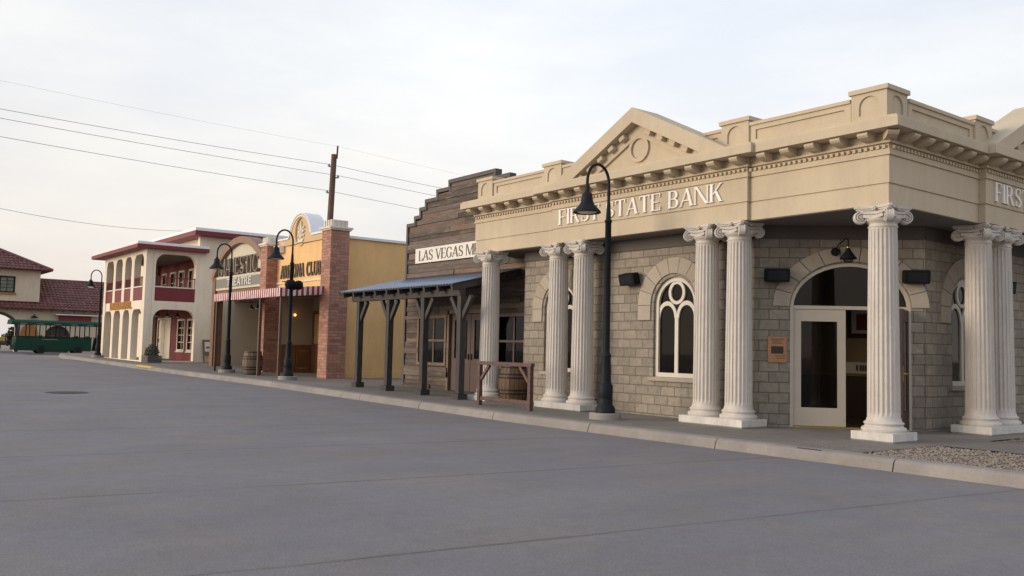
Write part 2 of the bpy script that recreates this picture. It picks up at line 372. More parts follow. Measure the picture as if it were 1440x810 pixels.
# ------------------------------------------------------------------ lettering (drawn strokes, no font files)
def glyph(ch, S, T, sf, sh):
    """polygons of one capital letter of height 1; S thick stem, T thin stroke, sf serif overhang, sh serif height"""
    P = []
    def V(x, w=None, y0=0, y1=1, ser='both'):
        w = w or S; P.append([(x, y0), (x + w, y0), (x + w, y1), (x, y1)])
        if sf:
            if ser in ('both', 'bot'): P.append([(x - sf, y0), (x + w + sf, y0), (x + w + sf, y0 + sh), (x - sf, y0 + sh)])
            if ser in ('both', 'top'): P.append([(x - sf, y1 - sh), (x + w + sf, y1 - sh), (x + w + sf, y1), (x - sf, y1)])
    def Hb(x0, x1, y, t=None): t = t or T; P.append([(x0, y), (x1, y), (x1, y + t), (x0, y + t)])
    def D(x0, y0, x1, y1, w): P.append([(x0, y0), (x0 + w, y0), (x1 + w, y1), (x1, y1)])
    def Sx(x, y, w): 
        if sf: P.append([(x - sf, y), (x + w + sf, y), (x + w + sf, y + sh), (x - sf, y + sh)])
    def ring(cx, cy, rx, ry, a0, a1, wh, wv, n=14):
        o = arcpts(cx, cy, rx, ry, a0, a1, n); i = arcpts(cx, cy, rx - wh, ry - wv, a0, a1, n)
        for k in range(n): P.append([o[k], o[k + 1], i[k + 1], i[k]])
    def path(pts, ws):
        n = len(pts); L = []; R = []
        for i in range(n):
            a = pts[max(i - 1, 0)]; b = pts[min(i + 1, n - 1)]; dx, dy = b[0] - a[0], b[1] - a[1]; l = math.hypot(dx, dy) or 1
            nx, ny = -dy / l, dx / l; w = ws[i] / 2
            L.append((pts[i][0] + nx * w, pts[i][1] + ny * w)); R.append((pts[i][0] - nx * w, pts[i][1] - ny * w))
        for i in range(n - 1): P.append([L[i], L[i + 1], R[i + 1], R[i]])
    W = .6
    if ch == 'I': V(.0); W = S
    elif ch == 'L': V(0); Hb(S, .5, 0); P.append([(.5 - T, T), (.5, T), (.5, .26), (.5 - T * .6, .26)]); W = .5
    elif ch == 'F': V(0); Hb(S, .5, 1 - T); Hb(S, .42, .47); P.append([(.5 - T * .7, .76), (.5, .76), (.5, 1 - T), (.5 - T, 1 - T)]); W = .5
    elif ch == 'E': V(0); Hb(S, .5, 1 - T); Hb(S, .42, .47); Hb(S, .52, 0); P.append([(.5 - T * .7, .78), (.5, .78), (.5, 1 - T), (.5 - T, 1 - T)]); P.append([(.52 - T, T), (.52, T), (.52, .24), (.52 - T * .7, .24)]); W = .52
    elif ch == 'T':
        V(.31 - S / 2, ser='bot'); Hb(0, .62, 1 - T); W = .62
        if sf: P.append([(0, .78), (T * .6, .78), (T, 1 - T), (0, 1 - T)]); P.append([(.62 - T * .6, .78), (.62, .78), (.62, 1 - T), (.62 - T, 1 - T)])
    elif ch == 'H': V(0); V(.68 - S); Hb(S, .68 - S, .47); W = .68
    elif ch == 'N': V(0, T); V(.7 - T, T); D(0, 1, .7 - S, 0, S); W = .7
    elif ch == 'M': V(0, T); V(.88 - S, S); D(.02, 1, .44 - S * .5, .02, S); D(.44 - T * .4, .02, .88 - S - .0, 1, T); W = .88
    elif ch == 'A': D(-.02, 0, .33, 1, T); D(.66 - S, 0, .33 - S * .35, 1, S); Hb(.14, .52, .3); Sx(-.02, 0, T); Sx(.66 - S, 0, S); W = .66
    elif ch == 'V': D(.33 - S * .4, 0, 0, 1, S); D(.34, 0, .66 - T, 1, T); Sx(0, 1 - sh, S); Sx(.66 - T, 1 - sh, T); W = .66
    elif ch == 'K': V(0); D(S, .42, .56 - T, 1, T * 1.2); D(.6 - S, 0, S + .1, .58, S); Sx(.52, 1 - sh, T); Sx(.6 - S, 0, S); W = .64
    elif ch == 'Z': Hb(.02, .56, 1 - T); Hb(0, .56, 0); D(0, T, .56 - S * 1.15, 1 - T, S * 1.15); W = .57
    elif ch == 'J': V(.4 - S, y0=.2, ser='top'); ring(.2, .24, .2, .24, 180, 360, S * .8, T * 1.3); W = .4
    elif ch == 'B': V(0); Hb(S * .5, .3, 1 - T); Hb(S * .5, .32, .49); Hb(S * .5, .32, 0); ring(.28, .745, .24, .255, -90, 90, S, T); ring(.3, .27, .27, .27, -90, 90, S, T); W = .57
    elif ch == 'R': V(0); Hb(S * .5, .3, 1 - T); Hb(S * .5, .3, .46); ring(.28, .73, .25, .27, -90, 90, S, T); D(.64 - S, 0, .27, .48, S); Sx(.66 - S, 0, S * .6); W = .66
    elif ch == 'O': ring(.37, .5, .37, .52, 0, 360, S, T, 28); W = .74
    elif ch == 'C': ring(.36, .5, .36, .52, 42, 318, S, T, 22); P.append([(.60, .70), (.66, .70), (.66, .98), (.63, .98)]); W = .66
    elif ch == 'G': ring(.36, .5, .36, .52, 42, 318, S, T, 22); P.append([(.60, .70), (.66, .70), (.66, .98), (.63, .98)]); P.append([(.68 - S, .12), (.68, .12), (.68, .42), (.68 - S, .42)]); Sx(.68 - S, .42, S); W = .72
    elif ch == 'U': V(0, S, .3, 1, 'top'); V(.66 - T, T, .3, 1, 'top'); ring(.33, .32, .33, .34, 180, 360, (S + T) / 2, T * 1.3); W = .66
    elif ch == 'S':
        pts = arcpts(.25, .745, .2, .225, 35, 235, 9) + [(.22, .56), (.30, .46)] + arcpts(.25, .25, .215, .225, 50, -150, 9)
        n = len(pts); ws = [T + (S - T) * 1.05 * math.exp(-((i / (n - 1) - .5) / .24) ** 2) for i in range(n)]
        path(pts, ws); W = .5
        if sf: P.append([(.40, .70), (.45, .70), (.45, .97), (.42, .97)]); P.append([(.03, .03), (.06, .03), (.08, .30), (.03, .30)])
    elif ch == '-': Hb(0, .3, .42); W = .3
    elif ch == ' ': W = .22
    else: W = .4
    return P, W
def lettering(mb, text, fr, u0, u1, v0, v1, depth, S=.13, T=.055, sf=.055, sh=.035, gap=.12):
    h = v1 - v0; tot = 0; gl = []
    for ch in text:
        p, w = glyph(ch, S, T, sf, sh); gl.append((p, w)); tot += w + gap
    tot -= gap; kx = (u1 - u0) / tot; x = 0; i = 0
    for p, w in gl:
        for poly in p:
            i += 1
            mb.prism([(u0 + (x + a) * kx, v0 + b * h) for a, b in poly], fr, 0, depth + (i % 7) * .0006)
        x += w + gap
    return mb
def words(text, fr, u0, u1, v0, v1, depth, mat, parent, S=.13, T=.055, sf=.055, sh=.035, gap=.12):
    # each word is a part of its own, all set on one line
    adv = [glyph(c, S, T, sf, sh)[1] + gap for c in text]; tot = sum(adv) - gap; k = (u1 - u0) / tot
    i = 0
    for wd in text.split(' '):
        a = u0 + sum(adv[:i]) * k; b = u0 + (sum(adv[:i + len(wd)]) - gap) * k
        mb = MB(); lettering(mb, wd, fr, a, b, v0, v1, depth, S, T, sf, sh, gap); mb.build('lettering', mat, parent); i += len(wd) + 1

# ------------------------------------------------------------------ camera
f_px, yaw, pitch, roll = 1256.4, math.radians(37.41), math.radians(3.94), math.radians(1.36)
fw = Vector((-math.cos(yaw) * math.cos(pitch), math.sin(yaw) * math.cos(pitch), math.sin(pitch)))
r = fw.cross(Z_).normalized(); u = r.cross(fw)
r, u = r * math.cos(roll) + u * math.sin(roll), -r * math.sin(roll) + u * math.cos(roll)
cam = bpy.data.cameras.new('camera'); co = bpy.data.objects.new('camera', cam); COL.objects.link(co)
mw = Matrix((r, u, -fw)).transposed().to_4x4(); mw.translation = Vector((0, 0, 1.4)); co.matrix_world = mw
cam.sensor_width = 36; cam.lens = 36 * f_px / 1440; cam.clip_end = 3000; cam.clip_start = .1
scene.camera = co

# ------------------------------------------------------------------ sky and sun
w = bpy.data.worlds.new('World'); scene.world = w; w.use_nodes = True
nt = w.node_tree; nt.nodes.clear()
SUN_EL, SUN_AZ = math.radians(11), math.atan2(-.90, -.44)     # azimuth of the direction towards the sun
sky = nt.nodes.new('ShaderNodeTexSky'); sky.sky_type = 'NISHITA'; sky.sun_disc = False; sky.sun_elevation = SUN_EL
sky.sun_rotation = math.radians(90) - SUN_AZ
b1 = nt.nodes.new('ShaderNodeBackground'); nt.links.new(sky.outputs[0], b1.inputs[0]); b1.inputs[1].default_value = .12
tc = nt.nodes.new('ShaderNodeTexCoord'); sp = nt.nodes.new('ShaderNodeSeparateXYZ'); nt.links.new(tc.outputs['Generated'], sp.inputs[0])
grad = ramp(nt, sp.outputs[2], [(0, (.80, .735, .71)), (.06, (.86, .785, .735)), (.13, (.865, .835, .815)), (.27, (.88, .895, .92)), (.5, (.79, .845, .94)), (1, (.62, .70, .85))])
mp = nt.nodes.new('ShaderNodeMapping'); mp.inputs['Scale'].default_value = (1.1, 1.1, 4.0); mp.inputs['Rotation'].default_value = (0, .12, .5); nt.links.new(tc.outputs['Generated'], mp.inputs[0])
nz = nt.nodes.new('ShaderNodeTexNoise'); nz.inputs['Scale'].default_value = 1.7; nz.inputs['Detail'].default_value = 6; nz.inputs['Roughness'].default_value = .55; nt.links.new(mp.outputs[0], nz.inputs['Vector'])
cl = ramp(nt, nz.outputs['Fac'], [(.34, (.90, .915, .955)), (.48, (1.0, .995, .995)), (.62, (1.11, 1.085, 1.03))])
skyc = mixc(nt, 1.0, grad, cl, 'MULTIPLY')
b2 = nt.nodes.new('ShaderNodeBackground'); dp = nt.nodes.new('ShaderNodeVectorMath'); dp.operation = 'DOT_PRODUCT'; nt.links.new(tc.outputs['Generated'], dp.inputs[0]); dp.inputs[1].default_value = tuple((fw + r * .16 + u * .22).normalized())
lobe = ramp(nt, dp.outputs['Value'], [(.80, (1, 1, 1)), (.93, (1.05, 1.055, 1.05)), (1, (1.13, 1.135, 1.12))])
skyc = mixc(nt, 1.0, skyc, lobe, 'MULTIPLY')
nt.links.new(skyc, b2.inputs[0]); b2.inputs[1].default_value = .93
mx = nt.nodes.new('ShaderNodeMixShader'); mx.inputs[0].default_value = .93
nt.links.new(b1.outputs[0], mx.inputs[1]); nt.links.new(b2.outputs[0], mx.inputs[2])
ow = nt.nodes.new('ShaderNodeOutputWorld'); nt.links.new(mx.outputs[0], ow.inputs[0])
sl = bpy.data.lights.new('sun', 'SUN'); sl.energy = 2.3; sl.angle = math.radians(28); sl.color = (1, .83, .63)
so = bpy.data.objects.new('sun', sl); COL.objects.link(so)
sd = Vector((math.cos(SUN_AZ) * math.cos(SUN_EL), math.sin(SUN_AZ) * math.cos(SUN_EL), math.sin(SUN_EL)))
so.rotation_euler = sd.to_track_quat('Z', 'Y').to_euler()
scene.view_settings.view_transform = 'Standard'; scene.view_settings.look = 'None'; scene.view_settings.exposure = .16; scene.view_settings.gamma = 1

# ------------------------------------------------------------------ ground, road, pavement, kerb
XS = [-600, -300, -150, -100, -80] + [-70 + i * 2 for i in range(46)] + [30, 60, 150, 600]
def sheet(y0, y1, dz, xs=XS, yf=None):
    mb = MB(); vs = []; fs = []
    for x in xs:
        a = yf(x) if yf else y0
        vs += [(x, a, g(x) + dz), (x, y1, g(x) + dz)]
    for i in range(len(xs) - 1): fs.append((2 * i, 2 * i + 2, 2 * i + 3, 2 * i + 1))
    mb.add(vs, fs); return mb
struct('ground', sheet(-600, 600, -.03), 'dirt')
rd = MB()
ys = [-25, -5, 3, 7, 10.7]
struct('road', sheet(-25, 10.75, 0), 'road')
struct('side_street', sheet(10.75, 60, 0, xs=[-84, -80, -76, -72, -68.6]), 'road')
KP = [(8, 10.6), (-20, 10.6), (-40, 10.65), (-52, 10.75), (-57, 11.0), (-61, 11.5), (-64.5, 12.2), (-67, 13.2), (-68.6, 15), (-69, 18), (-69, 45)]
def kerby(x):
    pts = KP[:-2]
    for i in range(len(pts) - 1):
        if pts[i + 1][0] <= x <= pts[i][0]:
            t = (x - pts[i][0]) / (pts[i + 1][0] - pts[i][0]); return pts[i][1] * (1 - t) + pts[i + 1][1] * t
    return 15
# pavement: stops short of the gravel by the corner
xs = [-68.6, -67, -64.5, -61, -57, -52] + [-50 + 2 * i for i in range(22)] + [-6.62]
struct('sidewalk', sheet(0, 45, .15, xs=xs, yf=lambda x: kerby(x) + .27), 'walk')
# kerb in cast lengths with joints
kb = MB()
def dense(P, step=.7):
    out = []
    for a, b in zip(P[:-1], P[1:]):
        a = Vector(a); b = Vector(b); n = max(1, int((b - a).length / step))
        out += [a.lerp(b, i / n) for i in range(n)]
    return out + [Vector(P[-1])]
KD = dense(KP, .46)
prof = [(-.015, -.05), (0, .02), (.025, .105), (.05, .138), (.085, .153), (.28, .156), (.28, .0)]
i = 0
first = True
while i < len(KD) - 1:
    seg = KD[i:i + 7]; i += 6
    if len(seg) < 2: break
    vs = []
    jit = random.uniform(-.002, .003)
    for k, p in enumerate(seg):
        d = (seg[min(k + 1, len(seg) - 1)] - seg[max(k - 1, 0)]).normalized(); n = Vector((d.y, -d.x))
        if n.y < 0 and abs(n.y) > abs(n.x): n = -n
        if abs(n.x) >= abs(n.y) and n.x < 0: n = -n
        sh = d * (.009 if k == 0 else (-.009 if k == len(seg) - 1 else 0))
        for o_, z_ in prof:
            q = p + sh + n * o_; vs.append((q.x, q.y, g(q.x) + z_ + (jit if z_ > .1 else 0)))
    m = len(prof); fs = [(a * m + b, a * m + b + 1, (a + 1) * m + b + 1, (a + 1) * m + b) for a in range(len(seg) - 1) for b in range(m - 1)]
    fs += [tuple(range(m)), tuple(range((len(seg) - 1) * m, len(seg) * m))]
    kb.add(vs, fs)
struct('kerb', kb, 'kerb')
# painted kerb patch by the hotel crossing
pk = MB(); vs = []
for x in (-40.4, -39.6, -38.8, -38.2):
    vs += [(x, 10.645, g(x) + .10), (x, 10.70, g(x) + .160), (x, 10.93, g(x) + .162)]
pk.add(vs, [(a * 3 + b, a * 3 + b + 1, a * 3 + b + 4, a * 3 + b + 3) for a in range(3) for b in range(2)])
struct('kerb_paint', pk, 'yellow', fix=False)
# drain slot cut line in the kerb
tag(MB().box(-7.42, -7.05, 10.665, 10.682, .140, .1535).build('kerb_drain_cover', 'iron'), 'thin rusty drain slot in the kerb top near the corner column', 'drain cover')
# path at the corner and gravel beds
struct('gravel_ground', sheet(10.86, 45, .135, xs=[-6.62, 8, 30]), 'gravelbase')
struct('path', sheet(12.95, 14.45, .154, xs=[-6.64, 8, 30]), 'walk')
st = MB()
def stone(x, y, z, s):
    vs = []
    for dx, dy, dz in ((1, 0, 0), (-1, 0, 0), (0, 1, 0), (0, -1, 0), (0, 0, 1), (0, 0, -.6), (.65, .65, .3), (-.65, .6, .3), (-.6, -.7, .35), (.7, -.6, .3)):
        vs.append((x + dx * s * random.uniform(.7, 1.2), y + dy * s * random.uniform(.7, 1.2), z + dz * s * random.uniform(.6, .9)))
    st.add(vs, [(0, 6, 4), (6, 2, 4), (2, 7, 4), (7, 1, 4), (1, 8, 4), (8, 3, 4), (3, 9, 4), (9, 0, 4), (0, 6, 2, 5), (2, 7, 1, 5), (1, 8, 3, 5), (3, 9, 0, 5)])
for k in range(5200):
    x = -6.6 + 4.2 * random.random() ** 1.1; y = random.uniform(10.9, 12.92)
    stone(x, y, .142, random.uniform(.008, .022))
for k in range(1500):
    stone(random.uniform(-6.6, -3.5), random.uniform(14.5, 17), .142, random.uniform(.008, .022))
for k in range(60): stone(random.uniform(-7.6, -6.6), 10.95 + random.random() ** 2 * 1.2, .154, random.uniform(.006, .014))
o = struct('gravel', st, 'stones', kind='stuff', fix=False)
# manhole
t = MB().lathe([(.02, 0), (.40, 0), (.42, -.004)], (-23.95, 4.75, g(-23.95) + .008), 36, smooth=False)
t.lathe([(.44, -.004), (.47, .002), (.49, -.002)], (-23.95, 4.75, g(-23.95) + .004), 36, smooth=False)
for k in range(5): t.box(-24.2, -23.7, 4.55 + k * .1, 4.58 + k * .1, g(-24) + .006, g(-24) + .012)
tag(t.build('manhole_cover', 'iron'), 'round dark iron manhole cover set flush in the grey road', 'manhole cover')

# ================================================================== BANK
bank = thing('bank_building', 'beige classical corner bank with fluted white columns, pediments and FIRST STATE BANK lettering', 'building', (-12, 14, .12))
DY, DX = 13.20, -8.02           # wall planes
DIAG0, DIAG1 = Vector((-10.08, 13.22, 0)), Vector((-8.03, 15.27, 0))
dU = (DIAG1 - DIAG0).normalized(); dL = (DIAG1 - DIAG0).length; dN = Vector((dU.y, -dU.x, 0))
F_D = (DIAG0, dU, Z_, dN)
F_W = frame_front(DY); F_S = frame_side(DX)
WINS = [-12.0, -15.45]
WH, WB, WSP = .545, .93, 2.36
def winhole(uc): return archshape(uc, WH, WB, WSP, .55)
mb = MB()
mb.prism([(-16.75, 0), (-10.08, 0), (-10.08, 3.78), (-16.75, 3.78)], F_W, -.25, 0, [winhole(x) for x in WINS])
DOORC, DHW = 1.64, 1.03   # door centre along the diagonal wall, half width
mb.prism([(0.0, 0), (DOORC - DHW, 0), (DOORC - DHW, 2.27)] + arcpts(DOORC, 2.27, DHW, .80, 180, 0, 20) + [(DOORC + DHW, 0), (dL, 0), (dL, 3.78), (0, 3.78)], F_D, -.25, -.002)
SW = [16.75, 20.2]
mb.prism([(15.27, 0), (26, 0), (26, 3.78), (15.27, 3.78)], F_S, -.25, 0, [winhole(x) for x in SW])
mb.fbox((Vector((-16.75, 0, 0)), Y_, Z_, -X_), 13.46, 26, 0, 3.78, -.25, 0)
mb.box(-16.75, -8.27, 25.75, 26, 0, 3.78)
mb.build('wall', 'block', bank)
# arch surrounds (voussoirs)
def vouss(fr, uc, vs, r0x, r0y, r1x, r1y, n, down, parent):
    mb = MB(); gap = .8
    for k in range(n):
        a0 = 180 * k / n + gap * .5; a1 = 180 * (k + 1) / n - gap * .5
        o = arcpts(uc, vs, r1x, r1y, a0, a1, 4); i_ = arcpts(uc, vs, r0x, r0y, a1, a0, 4)
        mb.prism(o + i_, fr, -.02, .028)
    if down:
        for sg in (-1, 1):
            a, b = sorted((uc + sg * (r0x + .002), uc + sg * r1x)); mb.fbox(fr, a, b, vs - down, vs - .006, -.02, .028)
    mb.build('arch_surround', 'vouss', parent, bevel=.006)
for x in WINS: vouss(F_W, x, WSP, WH + .07, .62, .96, .93, 9, .30, bank)
for x in SW: vouss(F_S, x, WSP, WH + .07, .62, .96, .93, 9, .30, bank)
vouss(F_D, DOORC, 2.29, DHW + .015, .815, 1.33, 1.07, 11, 0, bank)
def arched_window(fr, uc):
    mb = MB(); w = .085
    # outer frame
    o = winhole(uc); i_ = archshape(uc, WH - w, WB + w, WSP, .55 - w)
    mb.prism(o, fr, -.16, -.055, [list(i_)])
    fr_ = mb.build('window', 'winframe', bank, bevel=.004)
    m2 = MB()
    m2.fbox(fr, uc - .045, uc + .045, WB + w, 2.10, -.135, -.075)          # mullion
    a = WH - w; hw = (a - .045) / 2
    for sg in (-1, 1):
        c = uc + sg * (.045 + hw)
        o_ = arcpts(c, 2.10, hw + .05, .335, 0, 180, 16); n_ = arcpts(c, 2.10, hw - .015, .25, 180, 0, 16)
        m2.prism(o_ + n_, fr, -.132 + sg * .0015, -.078 + sg * .0015)
    m2.prism(arcpts(uc, 2.60, .215, .235, 0, 360, 32)[:-1], fr, -.137, -.073, [arcpts(uc, 2.60, .148, .170, 0, 360, 32)[:-1]])
    m2.build('tracery', 'winframe', fr_, bevel=.003)
    MB().prism(archshape(uc, WH - w - .001, WB + w, WSP, .55 - w), fr, -.112, -.106).build('pane', 'glass', fr_)
    s_ = MB(); s_.fbox(fr, uc - WH - .10, uc + WH + .10, WB - .085, WB - .005, -.2, .055)
    s_.build('sill', 'vouss', fr_, bevel=.008)
for x in WINS: arched_window(F_W, x)
for x in SW: arched_window(F_S, x)
# entrance: frame, transom, closed leaf and open leaf
mb = MB()
DI = DHW - .055
mb.prism([(DOORC - DHW, .15), (DOORC - DI, .15), (DOORC - DI, 2.27)] + arcpts(DOORC, 2.27, DI, .745, 180, 0, 20)[1:-1] + [(DOORC + DI, 2.27), (DOORC + DI, .15), (DOORC + DHW, .15), (DOORC + DHW, 2.27)] + arcpts(DOORC, 2.27, DHW, .80, 0, 180, 20)[1:-1] + [(DOORC - DHW, 2.27)], F_D, -.14, .0)
mb.fbox(F_D, DOORC - DI, DOORC + DI, 2.245, 2.31, -.11, -.015)
dfr = mb.build('door_frame', 'doorpaint', bank, bevel=.004)
MB().prism([(DOORC - DI, 2.31)] + arcpts(DOORC, 2.31, DI, .70, 180, 0, 20)[1:-1] + [(DOORC + DI, 2.31)], F_D, -.075, -.069).build('pane', 'glass', dfr)
MB().fbox(F_D, DOORC - DI, DOORC + DI, .15, .175, -.12, .02).build('threshold', 'brass', dfr)
mb = MB(); a, b = DOORC - DI, DOORC - .07
mb.prism(rect(a, b, .18, 2.24), F_D, -.075, -.03, [rect(a + .14, b - .14, .50, 2.03)])
dl = mb.build('door', 'doorpaint', bank, bevel=.005)
MB().fbox(F_D, a + .14, b - .14, .50, 2.03, -.056, -.050).build('pane', 'glass', dl)
mb = MB()
for z in (.45, 1.2, 1.95): mb.fbox(F_D, a - .012, a + .012, z, z + .09, -.03, -.018)
mb.build('hinge', 'brass', dl)
# open leaf swung outwards at the right jamb
hin = DIAG0 + dU * (DOORC + DI) ; od = Vector((.37, -.929, 0)).normalized(); on = Vector((-od.y, od.x, 0))
F_O = (hin - dU * .01, od, Z_, on)
mb = MB(); mb.prism(rect(.01, .88, .18, 2.24), F_O, -.02, .025, [rect(.15, .74, .50, 2.03)])
ol = mb.build('door', 'darkdoor', bank, bevel=.005); ol['label'] = 'dark wooden door leaf standing open'
MB().fbox(F_O, .15, .74, .50, 2.03, 0, .006).build('pane', 'glass', ol)
mb = MB(); mb.fbox(F_O, .79, .83, 1.02, 1.28, .025, .035); mb.tube([F_O[0] + od * .81 + Z_ * 1.15 + on * .03, F_O[0] + od * .81 + Z_ * 1.15 + on * .085, F_O[0] + od * .70 + Z_ * 1.15 + on * .085], .011, 8)
mb.tube([F_O[0] + od * .81 + Z_ * 1.05 - on * .03, F_O[0] + od * .81 + Z_ * 1.05 - on * .08, F_O[0] + od * .81 + Z_ * 1.3 - on * .08, F_O[0] + od * .81 + Z_ * 1.3 - on * .03], .011, 8)
mb.build('handle', 'brass', ol)
# soffit, roof deck, interior floor
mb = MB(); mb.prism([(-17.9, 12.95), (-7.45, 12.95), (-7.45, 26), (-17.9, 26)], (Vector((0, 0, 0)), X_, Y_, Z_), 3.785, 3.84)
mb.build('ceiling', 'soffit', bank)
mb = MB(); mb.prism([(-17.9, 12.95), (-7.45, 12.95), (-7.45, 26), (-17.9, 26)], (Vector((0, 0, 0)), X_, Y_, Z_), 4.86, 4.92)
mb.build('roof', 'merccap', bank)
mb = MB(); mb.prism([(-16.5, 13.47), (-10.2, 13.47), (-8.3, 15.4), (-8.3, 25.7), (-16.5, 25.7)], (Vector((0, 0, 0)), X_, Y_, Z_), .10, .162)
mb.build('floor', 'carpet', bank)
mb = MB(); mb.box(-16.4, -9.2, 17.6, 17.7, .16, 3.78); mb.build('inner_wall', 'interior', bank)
mb = MB(); mb.prism([(-18.05, 12.71), (-7.24, 12.71), (-7.24, 26), (-18.05, 26)], (Vector((0, 0, 0)), X_, Y_, Z_), 3.737, 3.7485)  # dark sheet covering the entablature underside, its colour stands in for shade
mb.build('portico_soffit_shade', 'soffit', bank)
mb = MB(); mb.fbox(F_W, -16.75, -10.09, 3.50, 3.736, 0, .035); mb.fbox(F_D, .012, dL - .012, 3.50, 3.735, 0, .035); mb.fbox(F_S, 15.285, 26, 3.50, 3.736, 0, .035)  # dark band on the wall heads stands in for shadow below the ceiling
mb.build('wall_head_shade', 'headshade', bank, bevel=.004)
# entablature
Ye, Yb, Xe, Xb, XL = 12.69, 12.615, -7.22, -7.10, -18.1
BL, BR = -15.05, -9.80           # projecting bay, front
SB0, SB1 = 15.55, 20.7           # projecting bay, side
TH = .46
mb = MB()
def course(mb, z0, z1, d=0, ex=True):
    """one horizontal course round the portico, d proud of the entablature plane; bay pieces butt against the plain stretches"""
    mb.box(XL - d * .8, BL - .0 - d, Ye - d, Ye + TH, z0, z1)
    mb.box(BL - d, BR + d, Yb - d, Ye + TH, z0 + .0015, z1 + .0015)
    mb.box(BR + d, Xe + d, Ye - d, Ye + TH, z0, z1)
    mb.box(Xe - TH, Xe + d, Ye + TH, SB0 - d, z0, z1)
    mb.box(Xe - TH, Xb + d, SB0 - d, SB1 + d, z0 + .0015, z1 + .0015)
    mb.box(Xe - TH, Xe + d, SB1 + d, 26, z0, z1)
    if ex: mb.box(XL - d * .8, XL + TH, Ye + TH, 13.86, z0, z1)
course(mb, 3.75, 4.072, 0)
course(mb, 4.072, 4.50, .022)
course(mb, 4.50, 4.545, .05)
course(mb, 4.545, 4.60, .035)
course(mb, 4.68, 4.72, .065)
course(mb, 4.72, 4.845, .03)
ent = mb.build('entablature', 'stucco', bank, bevel=.005)
mb = MB()
# dentils
def dent_run(a, b, fixed, axis):
    n = int(abs(b - a) / .098)
    for k in range(n):
        c = a + (k + .5) * (b - a) / n
        if axis == 'x': mb.box(c - .026, c + .026, fixed - .06, fixed, 4.602, 4.655)
        else: mb.box(fixed, fixed + .06, c - .026, c + .026, 4.602, 4.655)
dent_run(XL, BL, Ye, 'x'); dent_run(BL, BR, Yb, 'x'); dent_run(BR, Xe, Ye, 'x')
dent_run(Ye + .03, SB0, Xe, 'y'); dent_run(SB0, SB1, Xb, 'y')
mb2 = MB(); course(mb2, 4.60, 4.68, .012)
mb.v, off = mb.v, len(mb.v)
mb.add(mb2.v, mb2.f)
mb.build('dentil_band', 'stucco', bank)
# cornice
OV = .34
mb = MB()
def cslab(z0, z1, ov):
    mb.box(XL - ov * .75, BL - ov, Ye - ov, Ye + TH, z0, z1)
    mb.box(BL - ov, BR + ov, Yb - ov, Ye + TH, z0 + .0015, z1 + .0015)
    mb.box(BR + ov, Xe + ov, Ye - ov, Ye + TH, z0, z1)
    mb.box(Xe - TH, Xe + ov, Ye + TH, SB0 - ov, z0, z1)
    mb.box(Xe - TH, Xb + ov, SB0 - ov, SB1 + ov, z0 + .0015, z1 + .0015)
    mb.box(Xe - TH, Xe + ov, SB1 + ov, 26, z0, z1)
cslab(4.847, 4.995, OV); cslab(4.996, 5.03, OV - .035); cslab(5.032, 5.075, OV - .17)
cor = mb.build('cornice', 'stucco', bank, bevel=.006)
# modillions: one mesh, many copies
mp_ = [(0, 0), (.235, 0), (.27, -.02), (.275, -.05), (.24, -.085), (.15, -.115), (.04, -.125), (0, -.125)]
m0 = MB(); m0.prism(mp_, (Vector((-.085, 0, 0)), -Y_, Z_, X_), 0, .17)
proto = m0.build('modillion', 'stucco', cor, bevel=.012, local=True)
def modil(x, y, rz, z=4.845, first=[True]):
    o = proto if first[0] else proto.copy()
    if not first[0]: COL.objects.link(o); o.parent = cor
    first[0] = False
    o.location = Vector((x, y, z)) - bank.location; o.rotation_euler = (0, 0, rz)
def runx(a, b, y, n):
    for k in range(n): modil(a + (b - a) * k / (n - 1), y, 0)
runx(XL + .04, BL - .40, Ye - .032, 6); runx(BL + .08, BR - .08, Yb - .032, 11); runx(BR + .44, Xe - .26, Ye - .032, 5)
for k in range(6): modil(Xe + .032, Ye + .30 + k * (SB0 - Ye - .62) / 5, PI / 2)
for k in range(10): modil(Xb + .032, SB0 + .08 + k * .50, PI / 2)
modil(Xe - .0, Ye - .0, PI / 4)
# parapet with recessed panels and piers
def parapet(fr, a, b, hip=True):
    mb = MB(); z0, z1 = 5.077, 5.49
    mb.prism(rect(a, b, z0, z1 - .06), fr, -.26, 0, [rect(a + .12, b - .12, z0 + .10, z1 - .14)])
    mb.fbox(fr, a + .12, b - .12, z0 + .10, z1 - .14, -.2, -.03)
    mb.fbox(fr, a, b, z1 - .06, z1, -.29, .03)
    mb.build('parapet', 'stucco', bank, bevel=.005)
FP = frame_front(Ye + .02); FPB = frame_front(Yb + .08)
PW = .60
pxs = [-17.75, -15.18, -10.12, -7.56]
parapet(FP, pxs[0] + PW / 2, pxs[1] - PW / 2); parapet(FP, pxs[1] + PW / 2, pxs[2] - PW / 2); parapet(FP, pxs[2] + PW / 2, pxs[3] - PW / 2)
FPS = frame_side(Xe - .02)
parapet(FPS, Ye + .02 + PW, 15.44); parapet(FPS, 16.04, 20.5); parapet(FPS, 20.5, 26)
def pier(cx, cy):
    """square pier whose centre is (cx, cy), arched niche on the two seen faces"""
    h = PW / 2; z0, z1 = 5.076, 5.53; mb = MB()
    mb.box(cx - h + .03, cx + h - .03, cy - h + .03, cy + h, z0, z1)
    for fr in ((Vector((cx, cy - h, 0)), X_, Z_, -Y_), (Vector((cx + h, cy, 0)), Y_, Z_, X_)):
        mb.prism(rect(-h + (.0), h - (.031 if fr[1] == Y_ else 0), z0, z1) if fr[1] == X_ else rect(-h + .031, h, z0, z1), fr, -.03, 0, [archshape(0, .17, z0 + .10, z0 + .24, .16, 12)])
    mb.box(cx - h - .035, cx + h + .035, cy - h - .035, cy + h + .03, z1, z1 + .075)
    mb.build('parapet_pier', 'stucco', bank, bevel=.005)
